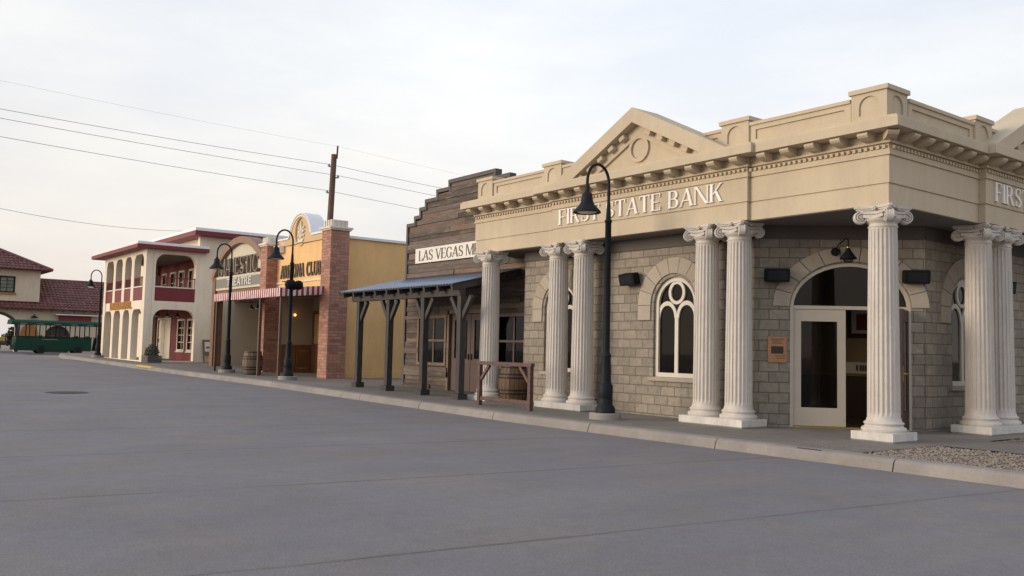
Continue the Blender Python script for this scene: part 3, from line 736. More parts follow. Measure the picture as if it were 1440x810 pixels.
for x in pxs[:-1]: pier(x, Ye + PW / 2 - .02)
pier(Xe + .0 - PW / 2 - .01, Ye + PW / 2 + .0 - .02); pier(Xe - PW / 2 + .02, 15.74)
# pediments
def pediment(fr, uc, hw, z0, apex, recess, depth):
    """gabled raking cornice with recessed tympanum"""
    s = (apex - z0) / hw; th = .30
    mb = MB(); ih = hw - th / s
    mb.prism([(uc - hw, z0), (uc - ih, z0), (uc, apex - th), (uc + ih, z0), (uc + hw, z0), (uc, apex)], fr, -depth, 0)
    pd = mb.build('pediment', 'stucco', bank, bevel=.008)
    mb = MB(); mb.prism([(uc - ih - .1, z0), (uc + ih + .1, z0), (uc, apex - th + .05)], fr, -recess - .1, -recess)
    k = .24; i2 = ih - k / s
    mb.prism([(uc - ih - .02, z0), (uc - i2, z0), (uc, apex - th - k), (uc + i2, z0), (uc + ih + .02, z0), (uc, apex - th + .02)], fr, -recess, -recess + .05)
    mb.build('tympanum', 'stucco', pd, bevel=.004)
    mb = MB(); mb.prism(arcpts(uc, z0 + .40, .27, .27, 0, 360, 32)[:-1], fr, -recess, -recess + .045, [arcpts(uc, z0 + .40, .205, .205, 0, 360, 32)[:-1]])
    mb.build('medallion', 'stucco', pd, bevel=.004)
    O, U, V, N = fr; L = math.hypot(ih, apex - th - z0)
    for sg in (-1, 1):
        tU = (U * sg + V * (-s)).normalized()       # down the slope
        tV = (V + U * (s * sg)).normalized()        # outwards across the slope
        for q in (.22, .40, .58, .76, .93):
            c = O + U * uc + V * (apex - th) + tU * (L * q)
            MB().fbox((c, tU, tV, N), -.08, .08, -.115, .0, -recess + .03, -.07).build('raking_modillion', 'stucco', pd, bevel=.02)
pediment(frame_front(Yb - OV + .10), -12.42, 2.35, 5.04, 6.24, .24, .72)
pediment(frame_side(Xb + OV - .10), 17.85, 2.42, 5.04, 6.24, .24, .72)
# lettering
LF = frame_front(Yb - .024); LS = frame_side(Xb + .024)
words('FIRST STATE BANK', LF, -14.80, -10.30, 4.14, 4.47, .03, 'letters', bank, S=.125, T=.05, sf=.05, sh=.035, gap=.13)
words('FIRST STATE BANK', LS, 15.83, 20.4, 4.14, 4.47, .03, 'letters', bank, S=.125, T=.05, sf=.05, sh=.035, gap=.13)

# ---- columns (fluted shaft, attic base, volute capital), local origin on top of the plinth
SH0, SH1 = .155, 3.14      # shaft bottom and top, plinth top at z=.29
def col_meshes():
    b = MB()
    b.lathe([(.315, 0), (.32, .012), (.328, .035), (.318, .062), (.292, .072), (.282, .082), (.272, .098), (.278, .108), (.290, .116), (.292, .132), (.276, .148), (.262, .152), (.252, .175), (.244, .21)], n=48)
    s = MB(); NF, SUB = 22, 10; n = NF * SUB
    zs_ = [.15, .22, .26, .30, .6, 1.2, 1.8, 2.4, 2.9, 3.04, 3.07, 3.10, 3.14]
    def rad(z):
        t = max(0, (z - .2) / 2.95); return .238 - .030 * t ** 1.5
    def mod(a, i):
        k = {0: 0, 1: 0, 2: .45, 3: 1, 9: 1, 10: .75, 11: .1, 12: 0}.get(i, 1)
        ph = (a / (2 * PI) * NF) % 1.0; x = (ph - .5) / .40
        return 1 - k * .085 * math.sqrt(max(0, 1 - x * x))
    s.lathe([(rad(z), z) for z in zs_], n=n, mod=mod, smooth=False)
    c = MB()
    c.lathe([(.208, 3.12), (.222, 3.128), (.222, 3.142), (.208, 3.15), (.208, 3.185), (.225, 3.2), (.262, 3.235), (.268, 3.262), (.24, 3.285), (.2, 3.29)], n=44, mod=lambda a, i: 1 + (.035 * math.cos(a * 20) if 5 <= i <= 7 else 0))
    # abacus with hollowed sides
    zt0, zt1 = 3.385, 3.455
    def ab(hs, dip, ch):
        pts = []
        for q in range(4):
            ang = q * PI / 2
            for k in range(9):
                t = -1 + 2 * k / 8; x = t * (hs - ch); y = -hs + dip * (1 - t * t)
                pts.append((x * math.cos(ang) - y * math.sin(ang), x * math.sin(ang) + y * math.cos(ang)))
        return pts
    top = (Vector((0, 0, 0)), X_, Y_, Z_)
    c.prism(ab(.318, .085, .035), top, zt0 + .028, zt1)
    c.prism(ab(.298, .085, .035), top, zt0, zt0 + .028)
    c.prism(ab(.262, .070, .03), top, zt0 - .045, zt0)
    # corner volutes
    for q in range(4):
        ang = PI / 4 + q * PI / 2; d = Vector((math.cos(ang), math.sin(ang), 0)); t = Vector((-d.y, d.x, 0))
        cen = d * .335 + Z_ * 3.275
        R = .098; fr = (cen, d, Z_, t)
        c.prism(arcpts(0, 0, R, R, 0, 360, 26)[:-1], fr, -.042, .042, smooth=True)
        for sg in (-1, 1):
            pts = []
            for k in range(46):
                th = k / 45 * 2.25 * 2 * PI; rr = R * (1 - .80 * k / 45); a = PI / 2 - th
                pts.append(cen + d * (rr * math.cos(a)) + Z_ * (rr * math.sin(a)) + t * (sg * (.045 + .014 * k / 45)))
            c.tube(pts, [.0125 * (1 - .35 * k / 45) for k in range(46)], 6)
            c.tube([cen + t * (sg * .04), cen + t * (sg * .066)], .017, 10)
            # strap from the volute sweeping in under the abacus
            sp_ = []
            for k in range(9):
                a = k / 8; base_ = d * (.335 * (1 - a) + .05 * a) + t * (sg * (.045 * (1 - a) + .235 * a)) + Z_ * (3.275 + R * .90 - .028 * math.sin(a * PI))
                sp_.append(base_)
            for k in range(8): c.bar(sp_[k], sp_[k + 1] + (sp_[k + 1] - sp_[k]) * .1, .035, .035)
            sp2 = [p - Z_ * .055 for p in sp_[1:]]
            for k in range(7): c.bar(sp2[k], sp2[k + 1] + (sp2[k + 1] - sp2[k]) * .1, .05, .05)
    for q in range(4):      # rosette in the middle of each side
        ang = q * PI / 2; d = Vector((math.cos(ang), math.sin(ang), 0)); p = d * .252 + Z_ * 3.41
        for k in range(6):
            a = k * PI / 3; t = Vector((-d.y, d.x, 0)); e = p + t * (.022 * math.cos(a)) + Z_ * (.022 * math.sin(a)); c.tube([e - d * .01, e + d * .014], [.018, .012], 6)
        c.tube([p - d * .01, p + d * .03], [.014, .008], 8)
    return b, s, c
cb, cs, cc = col_meshes()
colobj = bpy.data.objects.new('column', None)
shaft = cs.build('column', 'colpaint', bank, local=True)
cbase = cb.build('base', 'colpaint', shaft, local=True)
ccap = cc.build('capital', 'colpaint', shaft, local=True)
first = True
PT = .29
CPOS = [(-17.40, 12.66, ), (-15.02, 12.78), (-14.20, 12.78), (-10.82, 12.78), (-10.09, 12.78), (-7.44, 12.90), (-7.36, 15.83), (-7.36, 16.58), (-7.36, 19.9), (-7.36, 20.6)]
for (x, y) in CPOS:
    o = shaft if first else shaft.copy()
    kids = [cbase, ccap] if first else [cbase.copy(), ccap.copy()]
    if not first:
        COL.objects.link(o)
        for k in kids: COL.objects.link(k); k.parent = o
    o.parent = bank; o.location = Vector((x, y, PT)) - bank.location
    first = False
bpy.data.objects.remove(colobj)
def plinth(x0, x1, y0, y1):
    MB().box(x0, x1, y0, y1, .165, PT).build('plinth', 'plinth', bank, bevel=.006)
    MB().box(x0 + .01, x1 - .01, y0 + .01, y1 - .01, .10, .166).build('plinth_grout', 'footing', bank)
PH = .345
plinth(-17.40 - PH, -17.40 + PH, 12.66 - PH, 12.66 + PH)
plinth(-15.02 - PH, -14.20 + PH, 12.78 - PH, 12.78 + PH)
plinth(-10.82 - PH, -10.09 + PH, 12.78 - PH, 12.78 + PH)
plinth(-7.44 - PH, -7.44 + PH, 12.90 - PH, 12.90 + PH)
plinth(-7.36 - PH, -7.36 + PH, 15.83 - PH, 16.58 + PH)
plinth(-7.36 - PH, -7.36 + PH, 19.9 - PH, 20.6 + PH)

# inside the bank: teller counter and pictures
t = thing('teller_counter', 'dark wooden teller counter inside the open bank doorway', 'counter', (-9.3, 16.6, .165))
mb = MB(); mb.box(-12.3, -9.6, 16.9, 17.4, .165, 1.02); mb.build('cabinet', 'interiordark', t)
mb = MB(); mb.box(-12.35, -9.55, 16.82, 17.45, 1.02, 1.07); mb.build('counter_top', 'panel', t)
mb = MB(); mb.box(-10.62, -9.95, 16.9, 16.935, 1.075, 1.31); 
t2 = mb.build('counter_sign', 'paper'); tag(t2, 'small cream printed sign on the teller counter inside the bank door', 'sign')
mm = MB(); 
for dx in (-.50, -.42, -.36, -.30): mm.box(-9.85 + dx, -9.85 + dx + .045, 16.892, 16.899, 1.13, 1.25)
mm.build('print', 'letterbrown', t2)
t = thing('wall_picture', 'framed picture on the wall inside the bank, seen through the doorway', 'picture', (-10.6, 17.58, 1.9))
mb = MB(); mb.prism(rect(-10.98, -10.25, 1.82, 2.52), frame_front(17.6), 0, .03, [rect(-10.88, -10.35, 1.92, 2.42)]); mb.build('frame', 'interiordark', t)
MB().fbox(frame_front(17.6), -10.88, -10.35, 1.92, 2.42, 0, .012).build('print', 'paper', t)
mb = MB(); mb.fbox(frame_front(17.6), -10.76, -10.47, 1.99, 2.34, .0125, .016); mb.build('drawing', 'redwall', t)

# wall speakers, door lantern, plaque
def wspk(fr, uc, zc, tilt, label):
    O, U, V, N = fr; c = O + U * uc + V * zc
    t = thing('wall_speaker', label, 'speaker', tuple(c), 'black speakers on the bank wall')
    d = (N * math.cos(tilt) - V * math.sin(tilt)); up = (V * math.cos(tilt) + N * math.sin(tilt))
    f2 = (c + N * .15, U, up, d)
    mb = MB(); mb.prism([(-.19, -.12), (.19, -.12), (.21, -.10), (.21, .10), (.19, .12), (-.19, .12), (-.21, .10), (-.21, -.10)], f2, -.11, .07); mb.build('housing', 'darkbox', t, bevel=.01)
    mb = MB(); mb.prism(rect(-.165, .165, -.08, .08), f2, .0705, .076); mb.build('grille', 'black', t)
    mb = MB(); mb.bar(c, c + N * .1, .05, .08); mb.build('bracket', 'black', t)
wspk(F_W, -13.12, 2.90, .25, 'black wall speaker between the two arched windows of the bank')
wspk(F_D, .36, 2.83, .1, 'black wall speaker on the left of the bank entrance arch')
wspk(F_D, 2.72, 2.83, .1, 'black wall speaker on the right of the entrance arch, behind the corner column')
wspk(F_S, 18.1, 2.83, .1, 'black wall speaker on the side wall past the paired side columns')
c = DIAG0 + dU * (DOORC - .10) + Z_ * 3.27
t = thing('door_lantern', 'black gooseneck wall lantern with clear glass above the bank entrance', 'lantern', tuple(c))
mb = MB(); mb.tube([c + dU * .0 - dU * .16, c - dU * .16 + dN * .06], .075, 16); mb.tube([c - dU * .16 + dN * .04, c - dU * .13 + dN * .16 + Z_ * .12, c - dU * .02 + dN * .26 + Z_ * .22, c + dN * .30 + Z_ * .18, c + dN * .30 + Z_ * .05], .012, 8)
mb.build('arm', 'black', t)
mb = MB(); mb.lathe([(.02, .07), (.03, .02), (.045, -.02), (.145, -.16), (.15, -.17), (.14, -.17), (.04, -.03)], c + dN * .30 + Z_ * .02, 20, cap=False); mb.build('shade', 'black', t)
mb = MB(); mb.lathe([(.085, -.13), (.085, -.2), (.06, -.235), (.01, -.24)], c + dN * .30 + Z_ * .02, 16); mb.build('globe', 'glass', t)
mb = MB(); mb.lathe([(.012, .07), (.03, .05), (.03, .01), (.02, .0)], c + dN * .30 + Z_ * .02, 12); mb.build('finial', 'brass', t)
t = thing('wall_plaque', 'copper plaque with embossed lines on the bank wall left of the door', 'plaque', tuple(DIAG0 + dU * .42 + Z_ * 1.45))
a0, a1 = .22, .55
MB().fbox(F_D, a0, a1, 1.28, 1.74, 0, .025).build('plate', 'copper', t, bevel=.005)
MB().fbox(F_D, a0 + .06, a1 - .06, 1.44, 1.57, .0255, .032).build('panel', 'interiordark', t)
mb = MB()
for z, a_, b_ in ((1.69, .05, .05), (1.655, .09, .09), (1.62, .07, .07), (1.395, .12, .03), (1.355, .14, .03)): mb.fbox(F_D, a0 + a_, a1 - b_, z, z + .014, .0255, .029)
mb.build('embossing', 'letterbrown', t)

# ================================================================== STREET LAMPS
def lamp_base(x, y):
    z = zs(x)
    t = thing('street_lamp', 'lamp', 'street lamp', (x, y, z), 'gooseneck street lamps along the kerb')
    mb = MB(); mb.lathe([(.30, -.02), (.30, .10), (.29, .115), (.05, .118)], n=36, smooth=False); mb.build('footing', 'footing', t, local=True)
    mb = MB(); mb.lathe([(.185, .115), (.185, .20), (.165, .225), (.16, .245), (.135, .27), (.135, .36), (.128, .385), (.135, .40), (.135, .62), (.12, .645), (.105, .66), (.098, .70), (.088, 1.15), (.092, 1.17), (.092, 1.2), (.075, 1.215), (.066, 1.25)], n=24); mb.build('base', 'black', t, local=True)
    mb = MB(); mb.lathe([(.066, 1.2), (.058, 3.68), (.07, 3.69), (.07, 3.73), (.05, 3.75), (.036, 4.02), (.03, 4.03)], n=20)
    pts = [(0, 0, 4.0), (0, 0, 4.3)]; R = .275
    for k in range(17):
        a = PI * k / 16; pts.append((0, -R + R * math.cos(a), 4.42 + R * 1.25 * math.sin(a)))
    pts.append((0, -2 * R, 4.20))
    mb.tube(pts, [.032] + [.028] * (len(pts) - 1), 12); mb.build('pole', 'black', t, local=True)
    c = (0, -2 * R, 0)
    mb = MB(); mb.lathe([(.03, 4.26), (.042, 4.25), (.045, 4.20), (.08, 4.19), (.10, 4.15), (.108, 4.06), (.12, 4.01), (.155, 3.95), (.25, 3.85), (.262, 3.815), (.25, 3.81), (.20, 3.87), (.12, 3.96), (.09, 4.0), (.02, 4.03)], c, 32, cap=False); mb.build('lamp_shade', 'black', t, local=True)
    mb = MB(); mb.lathe([(.19, 3.87), (.20, 3.84), (.18, 3.822), (.12, 3.812), (.02, 3.81)], c, 28); mb.build('lens', 'lens', t, local=True)
    return t
L0 = lamp_base(-12.24, 11.62)
LAB = ['tall black gooseneck lamp standing in front of the bank, nearest to the camera',
       'black gooseneck lamp with a cluster of round speakers, in front of the striped awning',
       'black gooseneck lamp beside the barrel at the left end of the awning',
       'small distant black gooseneck lamp at the far corner of the hotel']
lamps = [L0]
for x, y in ((-26.95, 11.72), (-32.72, 11.84), (-52.6, 11.85)):
    c = copy_tree(L0); c.location = (x, y, zs(x)); lamps.append(c)
for l, s in zip(lamps, LAB): l['label'] = s
for ch in lamps[3].children:
    if ch.name.startswith('lens'):
        ch.data = ch.data.copy(); ch.data.materials[0] = M['litlens']
t = thing('speaker_cluster', 'cluster of round black speakers clamped round the street lamp pole in front of the club', 'speakers', (-26.95, 11.72, zs(-27) + 3.05))
mb = MB(); mb.lathe([(.09, -.2), (.09, .1)], (-26.95, 11.72, zs(-27) + 3.08), 16)
for k in range(3):
    a = 2 * PI * k / 3 - 2.2 + .0; mb.bar((-26.95, 11.72, zs(-27) + 3.12), (-26.95 + .3 * math.cos(a), 11.72 + .3 * math.sin(a), zs(-27) + 3.12), .03, .03)
mb.build('clamp', 'black', t)
for a in (-.75, 1.1, 2.4):
    mb = MB(); c = Vector((-26.95 + .27 * math.cos(a), 11.72 + .22 * math.sin(a), zs(-27) + 3.02))
    mb.lathe([(.02, .15), (.08, .135), (.13, .08), (.145, 0), (.13, -.08), (.08, -.135), (.02, -.15)], c, 20); mb.build('speaker', 'darkbox', t)

# ================================================================== HITCHING RAIL, BARRELS
t = thing('hitching_rail', 'low reddish-brown timber hitching rail on the pavement before the leftmost bank column', 'hitching rail', (-15.25, 11.5, .15))
for x in (-16.12, -14.34): MB().box(x - .045, x + .045, 11.455, 11.545, .155, 1.05).build('post', 'railing', t, bevel=.006)
MB().box(-16.19, -14.27, 11.45, 11.55, 1.052, 1.13).build('top_rail', 'railing', t, bevel=.006)
MB().box(-16.07, -14.39, 11.47, 11.53, .28, .36).build('bottom_rail', 'railing', t, bevel=.006)
for x, s in ((-16.07, 1), (-14.39, -1)): MB().bar((x, 11.5, .74), (x + s * .30, 11.5, 1.05), .055, .065).build('brace', 'railing', t)
def barrel(x, y, mat, label):
    z = zs(x); t = thing('barrel', label, 'barrel', (x, y, z), 'wooden barrels on the pavement')
    H = .84; ns = 20; prof = [(0, .285), (.08, .305), (.2, .335), (.35, .352), (.49, .352), (.64, .335), (.76, .305), (.84, .285)]
    mb = MB()
    for k in range(ns):
        a0 = 2 * PI * k / ns + .012; a1 = 2 * PI * (k + 1) / ns - .012; vs = []
        for (h, r_) in prof:
            for (a, q) in ((a0, r_), (a1, r_), (a1, r_ - .03), (a0, r_ - .03)): vs.append((q * math.cos(a), q * math.sin(a), h))
        fs = [(i * 4 + j, i * 4 + (j + 1) % 4, i * 4 + 4 + (j + 1) % 4, i * 4 + 4 + j) for i in range(len(prof) - 1) for j in range(4)] + [(0, 1, 2, 3), tuple(len(prof) * 4 - 4 + j for j in range(4))]
        mb.add(vs, fs)
    mb.build('stave_body', mat, t, local=True)
    mb = MB(); mb.lathe([(.01, .80), (.27, .80), (.27, .78), (.01, .78)], n=24, smooth=False); mb.build('lid', mat, t, local=True)
    def rp(h):
        for (h0, r0), (h1, r1) in zip(prof[:-1], prof[1:]):
            if h0 <= h <= h1: return r0 + (r1 - r0) * (h - h0) / (h1 - h0)
        return .285
    for h in (.03, .19, .27, .56, .64, .80):
        mb = MB(); mb.lathe([(rp(h) + .004, h - .018), (rp(h) + .009, h), (rp(min(h + .018, .84)) + .004, h + .018)], n=32, cap=False); mb.build('hoop', 'hoop', t, local=True)
    return t
barrel(-30.9, 12.1, 'barrel', 'weathered grey-brown barrel between the awning posts, beside a street lamp')
barrel(-16.85, 13.0, 'barrelwarm', 'orange-brown barrel half hidden behind the hitching rail and bank column')

# ================================================================== MERCANTILE
MY = 13.90
merc = thing('store_building', 'weathered plank store with stepped false front between the bank and the yellow wall', 'building', (-20.1, 14.5, .2))
FM = frame_front(MY)
steps = [(-23.42, 5.06), (-23.0, 5.26), (-22.71, 5.49), (-22.41, 5.70), (-21.80, 5.92), (-21.17, 6.12)]
MC = -20.08
prof_ = [(-23.42, 0)]; last = None
for i, (x, z) in enumerate(steps):
    if last is not None: prof_.append((x, last))
    prof_.append((x, z)); last = z
rp_ = [(2 * MC - x, z) for x, z in reversed(prof_[1:])]
prof_ = prof_ + rp_ + [(2 * MC + 23.42, 0)]
holes = [rect(-22.60, -21.22, .98, 2.24), rect(-20.98, -19.05, .16, 2.36), rect(-18.75, -17.45, .98, 2.24)]
mb = MB(); mb.prism(prof_, FM, -.14, -.045, holes); mb.box(-23.42, -23.3, MY + .14, 24, 0, 4.6); mb.box(-16.9, -16.78, MY + .14, 24, 0, 4.6)
mb.build('wall', 'mercdark', merc)
def topz(x):
    if x > MC: x = 2 * MC - x
    z = 0
    for a, b in steps:
        if x >= a: z = b
    return z
def xl_at(z):
    for a, b in steps:
        if z < b: return a
    return steps[-1][0]
mb = MB(); z = .20
while z < 6.1:
    h = random.choice([.11, .13, .14, .16, .19]); z1 = min(z + h, 6.1); a = xl_at(z1 - .03) + .004; b = 2 * MC - a; x = a
    while x < b - .02:
        L = random.uniform(1.2, 4.2); x2 = min(x + L, b)
        if b - x2 < .3: x2 = b
        # keep boards out of the door and window openings
        segs = [(x, x2)]
        for hh in holes:
            h0, h1, v0, v1 = hh[0][0], hh[1][0], hh[0][1], hh[2][1]
            if z1 > v0 + .02 and z < v1 - .02:
                ns = []
                for s0, s1 in segs:
                    if s1 <= h0 or s0 >= h1: ns.append((s0, s1)); continue
                    if s0 < h0: ns.append((s0, h0))
                    if s1 > h1: ns.append((h1, s1))
                segs = ns
        d = random.choice([.0, .008, .02, .035, .05]); t0 = random.uniform(-.004, .004)
        for s0, s1 in segs:
            if s1 - s0 > .03: mb.fbox(FM, s0 + .003, s1 - .003, z + .006 + t0, z1 - .002 + t0, -.05, d)
        x = x2
    z = z1
mb.build('cladding', 'merc', merc)
# stepped cap boards
mb = MB()
def cap(pts, s=1):
    for (x0, z0), (x1, z1) in zip(pts[:-1], pts[1:]):
        if abs(z1 - z0) < 1e-4: mb.fbox(FM, min(x0, x1) - .05, max(x0, x1) + .05, z0 - .03, z0 + .075, -.16, .055)
        else: mb.fbox(FM, x0 - .0465, x0 + .0465, min(z0, z1) + .076, max(z0, z1) - .031, -.157, .052)
seq = prof_[1:-1]
cap(seq); mb.fbox(FM, -23.47, -23.38, .2, 5.02, -.15, .054); mb.fbox(FM, 2 * MC + 23.38, 2 * MC + 23.47, .2, 5.02, -.15, .054)
mb.build('cap_boards', 'merccap', merc)
# return wall behind the tallest step
mb = MB(); mb.box(-23.3, -16.9, 14.1, 24, 4.45, 4.55); mb.build('roof', 'merccap', merc)
# windows and doors
def sash(u0, u1, v0, v1, parent, mat='mercwindow'):
    mb = MB(); mb.prism(rect(u0 - .09, u1 + .09, v0 - .09, v1 + .09), FM, -.12, .045, [rect(u0, u1, v0, v1)])
    mb.fbox(FM, u0, u1, (v0 + v1) / 2 - .03, (v0 + v1) / 2 + .03, -.08, -.03); mb.fbox(FM, (u0 + u1) / 2 - .03, (u0 + u1) / 2 + .03, v0, v1, -.079, -.035)
    wd = mb.build('window', mat, parent, bevel=.005)
    MB().fbox(FM, u0, u1, v0, v1, -.066, -.060).build('pane', 'glass', wd)
sash(-22.60, -21.22, .98, 2.24, merc); sash(-18.75, -17.45, .98, 2.24, merc, 'merdoor')
mb = MB(); mb.prism(rect(-21.07, -18.96, .17, 2.46), FM, -.12, .05, [rect(-20.98, -19.05, .16, 2.36)]); df = mb.build('door_frame', 'mercwindow', merc, bevel=.005)
for a in (-20.97, -20.005):
    mb = MB(); mb.prism(rect(a, a + .945, .23, 2.35), FM, -.09, -.035, [rect(a + .16, a + .785, 1.12, 2.18)]); d = mb.build('door', 'merdoor', merc, bevel=.005)
    MB().fbox(FM, a + .16, a + .785, 1.12, 2.18, -.066, -.06).build('pane', 'glass', d)
    mb = MB(); mb.fbox(FM, a + (.86 if a < -20.5 else .03), a + (.90 if a < -20.5 else .07), 1.1, 1.25, -.035, -.005); mb.build('handle', 'hoop', d)
mb = MB(); mb.box(-22.9, -17, 16.3, 16.4, .2, 4.4); mb.build('inner_wall', 'interior', merc)
mb = MB(); mb.box(-23.2, -16.95, 14.05, 16.3, .19, .222); mb.build('floor', 'carpet', merc)
# porch
prch = thing('store_porch', 'timber porch with blue corrugated roof and braced dark posts along the store front', 'porch', (-20.5, 12.9, .2))
PX0, PX1, PY0, PY1 = -23.5, -17.66, 11.72, 13.84; PZ0, PZ1 = 2.93, 3.44
mb = MB(); n = 230; vs = []
for k in range(n + 1):
    x = PX0 + (PX1 - PX0) * k / n; dz = .016 * math.sin(k * 2 * PI / 5)
    for y, z in ((PY0, PZ0), (PY1, PZ1)):
        vs += [(x, y, z + dz), (x, y, z + dz + .006)]
fs = []
for k in range(n):
    a = k * 4; b = a + 4
    fs += [(a, b, b + 2, a + 2), (a + 1, a + 3, b + 3, b + 1), (a, a + 1, b + 1, b), (a + 2, b + 2, b + 3, a + 3)]
mb.add(vs, fs, True); mb.build('roof', 'roofblue', prch)
sl_ = (PZ1 - PZ0) / (PY1 - PY0)
mb = MB(); mb.prism([(PY0 + .02, PZ0 - .035), (PY1, PZ1 - .035), (PY1, PZ1 - .02), (PY0 + .02, PZ0 - .02)], (Vector((0, 0, 0)), Y_, Z_, X_), PX0 + .02, PX1 - .02); mb.build('sheathing', 'porchwood', prch)
PPX = [-22.85, -21.15, -19.38, -17.72]
mb = MB(); mb.box(PX0 + .25, PX1 - .02, 11.97, 12.13, 2.66, 2.84); mb.build('beam', 'porchwood', prch, bevel=.006)
for k in range(10):
    x = PX0 + .12 + k * (PX1 - PX0 - .2) / 9
    MB().bar((x, PY0 + .04, PZ0 - .10), (x, PY1 - .02, PZ1 - .10), .08, .14).build('rafter', 'porchwood', prch)
mb = MB()
for k in range(4):
    y = PY0 + .12 + k * .6; mb.box(PX0 + .03, PX1 - .03, y, y + .09, PZ0 + sl_ * (y - PY0) - .032, PZ0 + sl_ * (y - PY0) - .012)
mb.build('batten', 'porchwood', prch)
for i, x in enumerate(PPX):
    zb = zs(x)
    p = MB().box(x - .08, x + .08, 11.97, 12.13, zb + .14, 2.658).build('post', 'porchwood', prch, bevel=.008)
    MB().box(x - .135, x + .135, 11.915, 12.185, zb - .02, zb + .139).build('base', 'porchwood', p, bevel=.008)
    for sg in (-1, 1):
        if i == 0 and sg < 0: continue
        MB().bar((x + sg * .05, 12.05, 2.12), (x + sg * .42, 12.05, 2.64), .09, .11).build('brace', 'porchwood', p)
# sign board
t = thing('store_sign', 'long white sign board reading LAS VEGAS MERCANTILE on the plank front', 'sign', (MC, MY - .05, 4.1))
MB().fbox(FM, -22.88, 2 * MC + 22.88, 3.885, 4.325, .031, .065).build('board', 'signwhite', t, bevel=.004)
words('LAS VEGAS MERCANTILE', FM, -22.66, 2 * MC + 22.66, 3.955, 4.255, .074, 'letterbrown', t, S=.13, T=.05, sf=.045, sh=.035, gap=.10)

# ================================================================== CLUB
CY = 13.80
club = thing('club_building', 'ochre stucco club with arched pediment, two brick pillars and ARIZONA CLUB letters', 'building', (-30.5, 14.5, .28))
FC = frame_front(CY)
mb = MB()
mb.prism([(-33.2, 3.35), (-28.3, 3.35), (-28.3, 5.14), (-33.2, 5.14)], FC, -.30, 0)
mb.box(-28.5, -28.2, 14.12, 24, 0, 5.14); mb.box(-28.5, -28.2, 13.8, 14.12, 3.35, 5.14)
mb.box(-33.3, -28.5, 23.7, 24, 0, 5.1)
mb.build('wall', 'ochre', club)
mb = MB(); AC, AR, SP = -31.02, .95, 5.30
mb.prism([(-33.2, 5.145), (-28.3, 5.145), (-28.3, 5.37), (AC + AR, 5.37)] + arcpts(AC, SP, AR, AR, 4, 176, 26) + [(AC - AR, 5.37), (-33.2, 5.37)], FC, -.36, .04, [arcpts(AC, SP + .28, .46, .54, 0, 360, 32)[:-1]])
mb.prism(arcpts(AC, SP + .28, .46, .54, 0, 360, 32)[:-1], FC, -.3, -.03)
mb.build('parapet', 'sand', club, bevel=.006)
mb = MB()
o_ = arcpts(AC, SP, AR + .045, AR + .045, 8, 172, 26); i_ = arcpts(AC, SP, AR + .003, AR + .003, 172, 8, 26)
mb.prism(o_ + i_, FC, -.55, .075)
mb.fbox(FC, AC + AR + .05, -28.3, 5.372, 5.44, -.5, .08); mb.fbox(FC, -33.2, AC - AR - .05, 5.372, 5.44, -.5, .08)
mb.box(-28.6, -28.12, 14.3, 24, 5.145, 5.24)
mb.build('coping', 'whitecap', club, bevel=.006)
mb = MB(); o_ = arcpts(AC, SP, AR - .02, AR - .02, 12, 168, 26); i_ = arcpts(AC, SP, AR - .10, AR - .10, 168, 12, 26); mb.prism(o_ + i_, FC, .04, .065)
mb.fbox(FC, -33.1, -28.6, 3.70, 3.76, 0, .04)
mb.build('trim', 'creamtrim', club, bevel=.004)
# crest ornament
mb = MB(); cz = SP + .26
mb.prism(arcpts(AC, cz, .15, .20, 0, 360, 24)[:-1], FC, -.03, .03, [arcpts(AC, cz, .09, .14, 0, 360, 24)[:-1]])
mb.prism([(AC - .05, cz + .19), (AC + .05, cz + .19), (AC + .025, cz + .32), (AC, cz + .42), (AC - .025, cz + .32)], FC, -.03, .035)
for sg in (-1, 1):
    for k in range(4): mb.prism(arcpts(AC + sg * (.20 + .02 * (k % 2)), cz - .26 + .15 * k, .055, .05, 0, 360, 10)[:-1], FC, -.03, .028 + .002 * k)
    mb.prism(arcpts(AC + sg * .10, cz - .30, .10, .05, 0, 360, 12)[:-1], FC, -.03, .033)
mb.prism(rect(AC - .03, AC + .03, cz - .13, cz + .13), FC, -.03, .036); mb.prism(rect(AC - .28, AC + .28, cz - .385, cz - .345), FC, -.03, .08)
mb.build('crest', 'creamtrim', club)
words('ARIZONA CLUB', FC, -32.70, -29.18, 3.90, 4.40, .05, 'letterbrown', club, S=.15, T=.11, sf=.035, sh=.07, gap=.15)
def brickpillar(x0, x1, y0, y1, ztop):
    p = MB().box(x0, x1, y0, y1, 0, ztop).build('pillar', 'brick', club, bevel=.004)
    mb = MB(); mb.box(x0 - .05, x1 + .05, y0 - .05, y1 + .05, ztop, ztop + .05); mb.box(x0 - .09, x1 + .09, y0 - .09, y1 + .09, ztop + .05, ztop + .12)
    mb.box(x0 + .05, x1 - .05, y0 + .05, y1 - .05, ztop + .12, ztop + .36)
    for k in range(4):
        q = x0 + .06 + k * (x1 - x0 - .20) / 3; mb.box(q, q + .08, y0 + .02, y0 + .05, ztop + .12, ztop + .355)
        q = y0 + .06 + k * (y1 - y0 - .20) / 3; mb.box(x1 - .05, x1 - .02, q, q + .08, ztop + .12, ztop + .355)
    mb.build('cap', 'creamtrim', p, bevel=.006)
    return p
brickpillar(-28.42, -27.72, 13.42, 14.11, 5.33); brickpillar(-33.72, -33.12, 13.36, 14.0, 5.18)
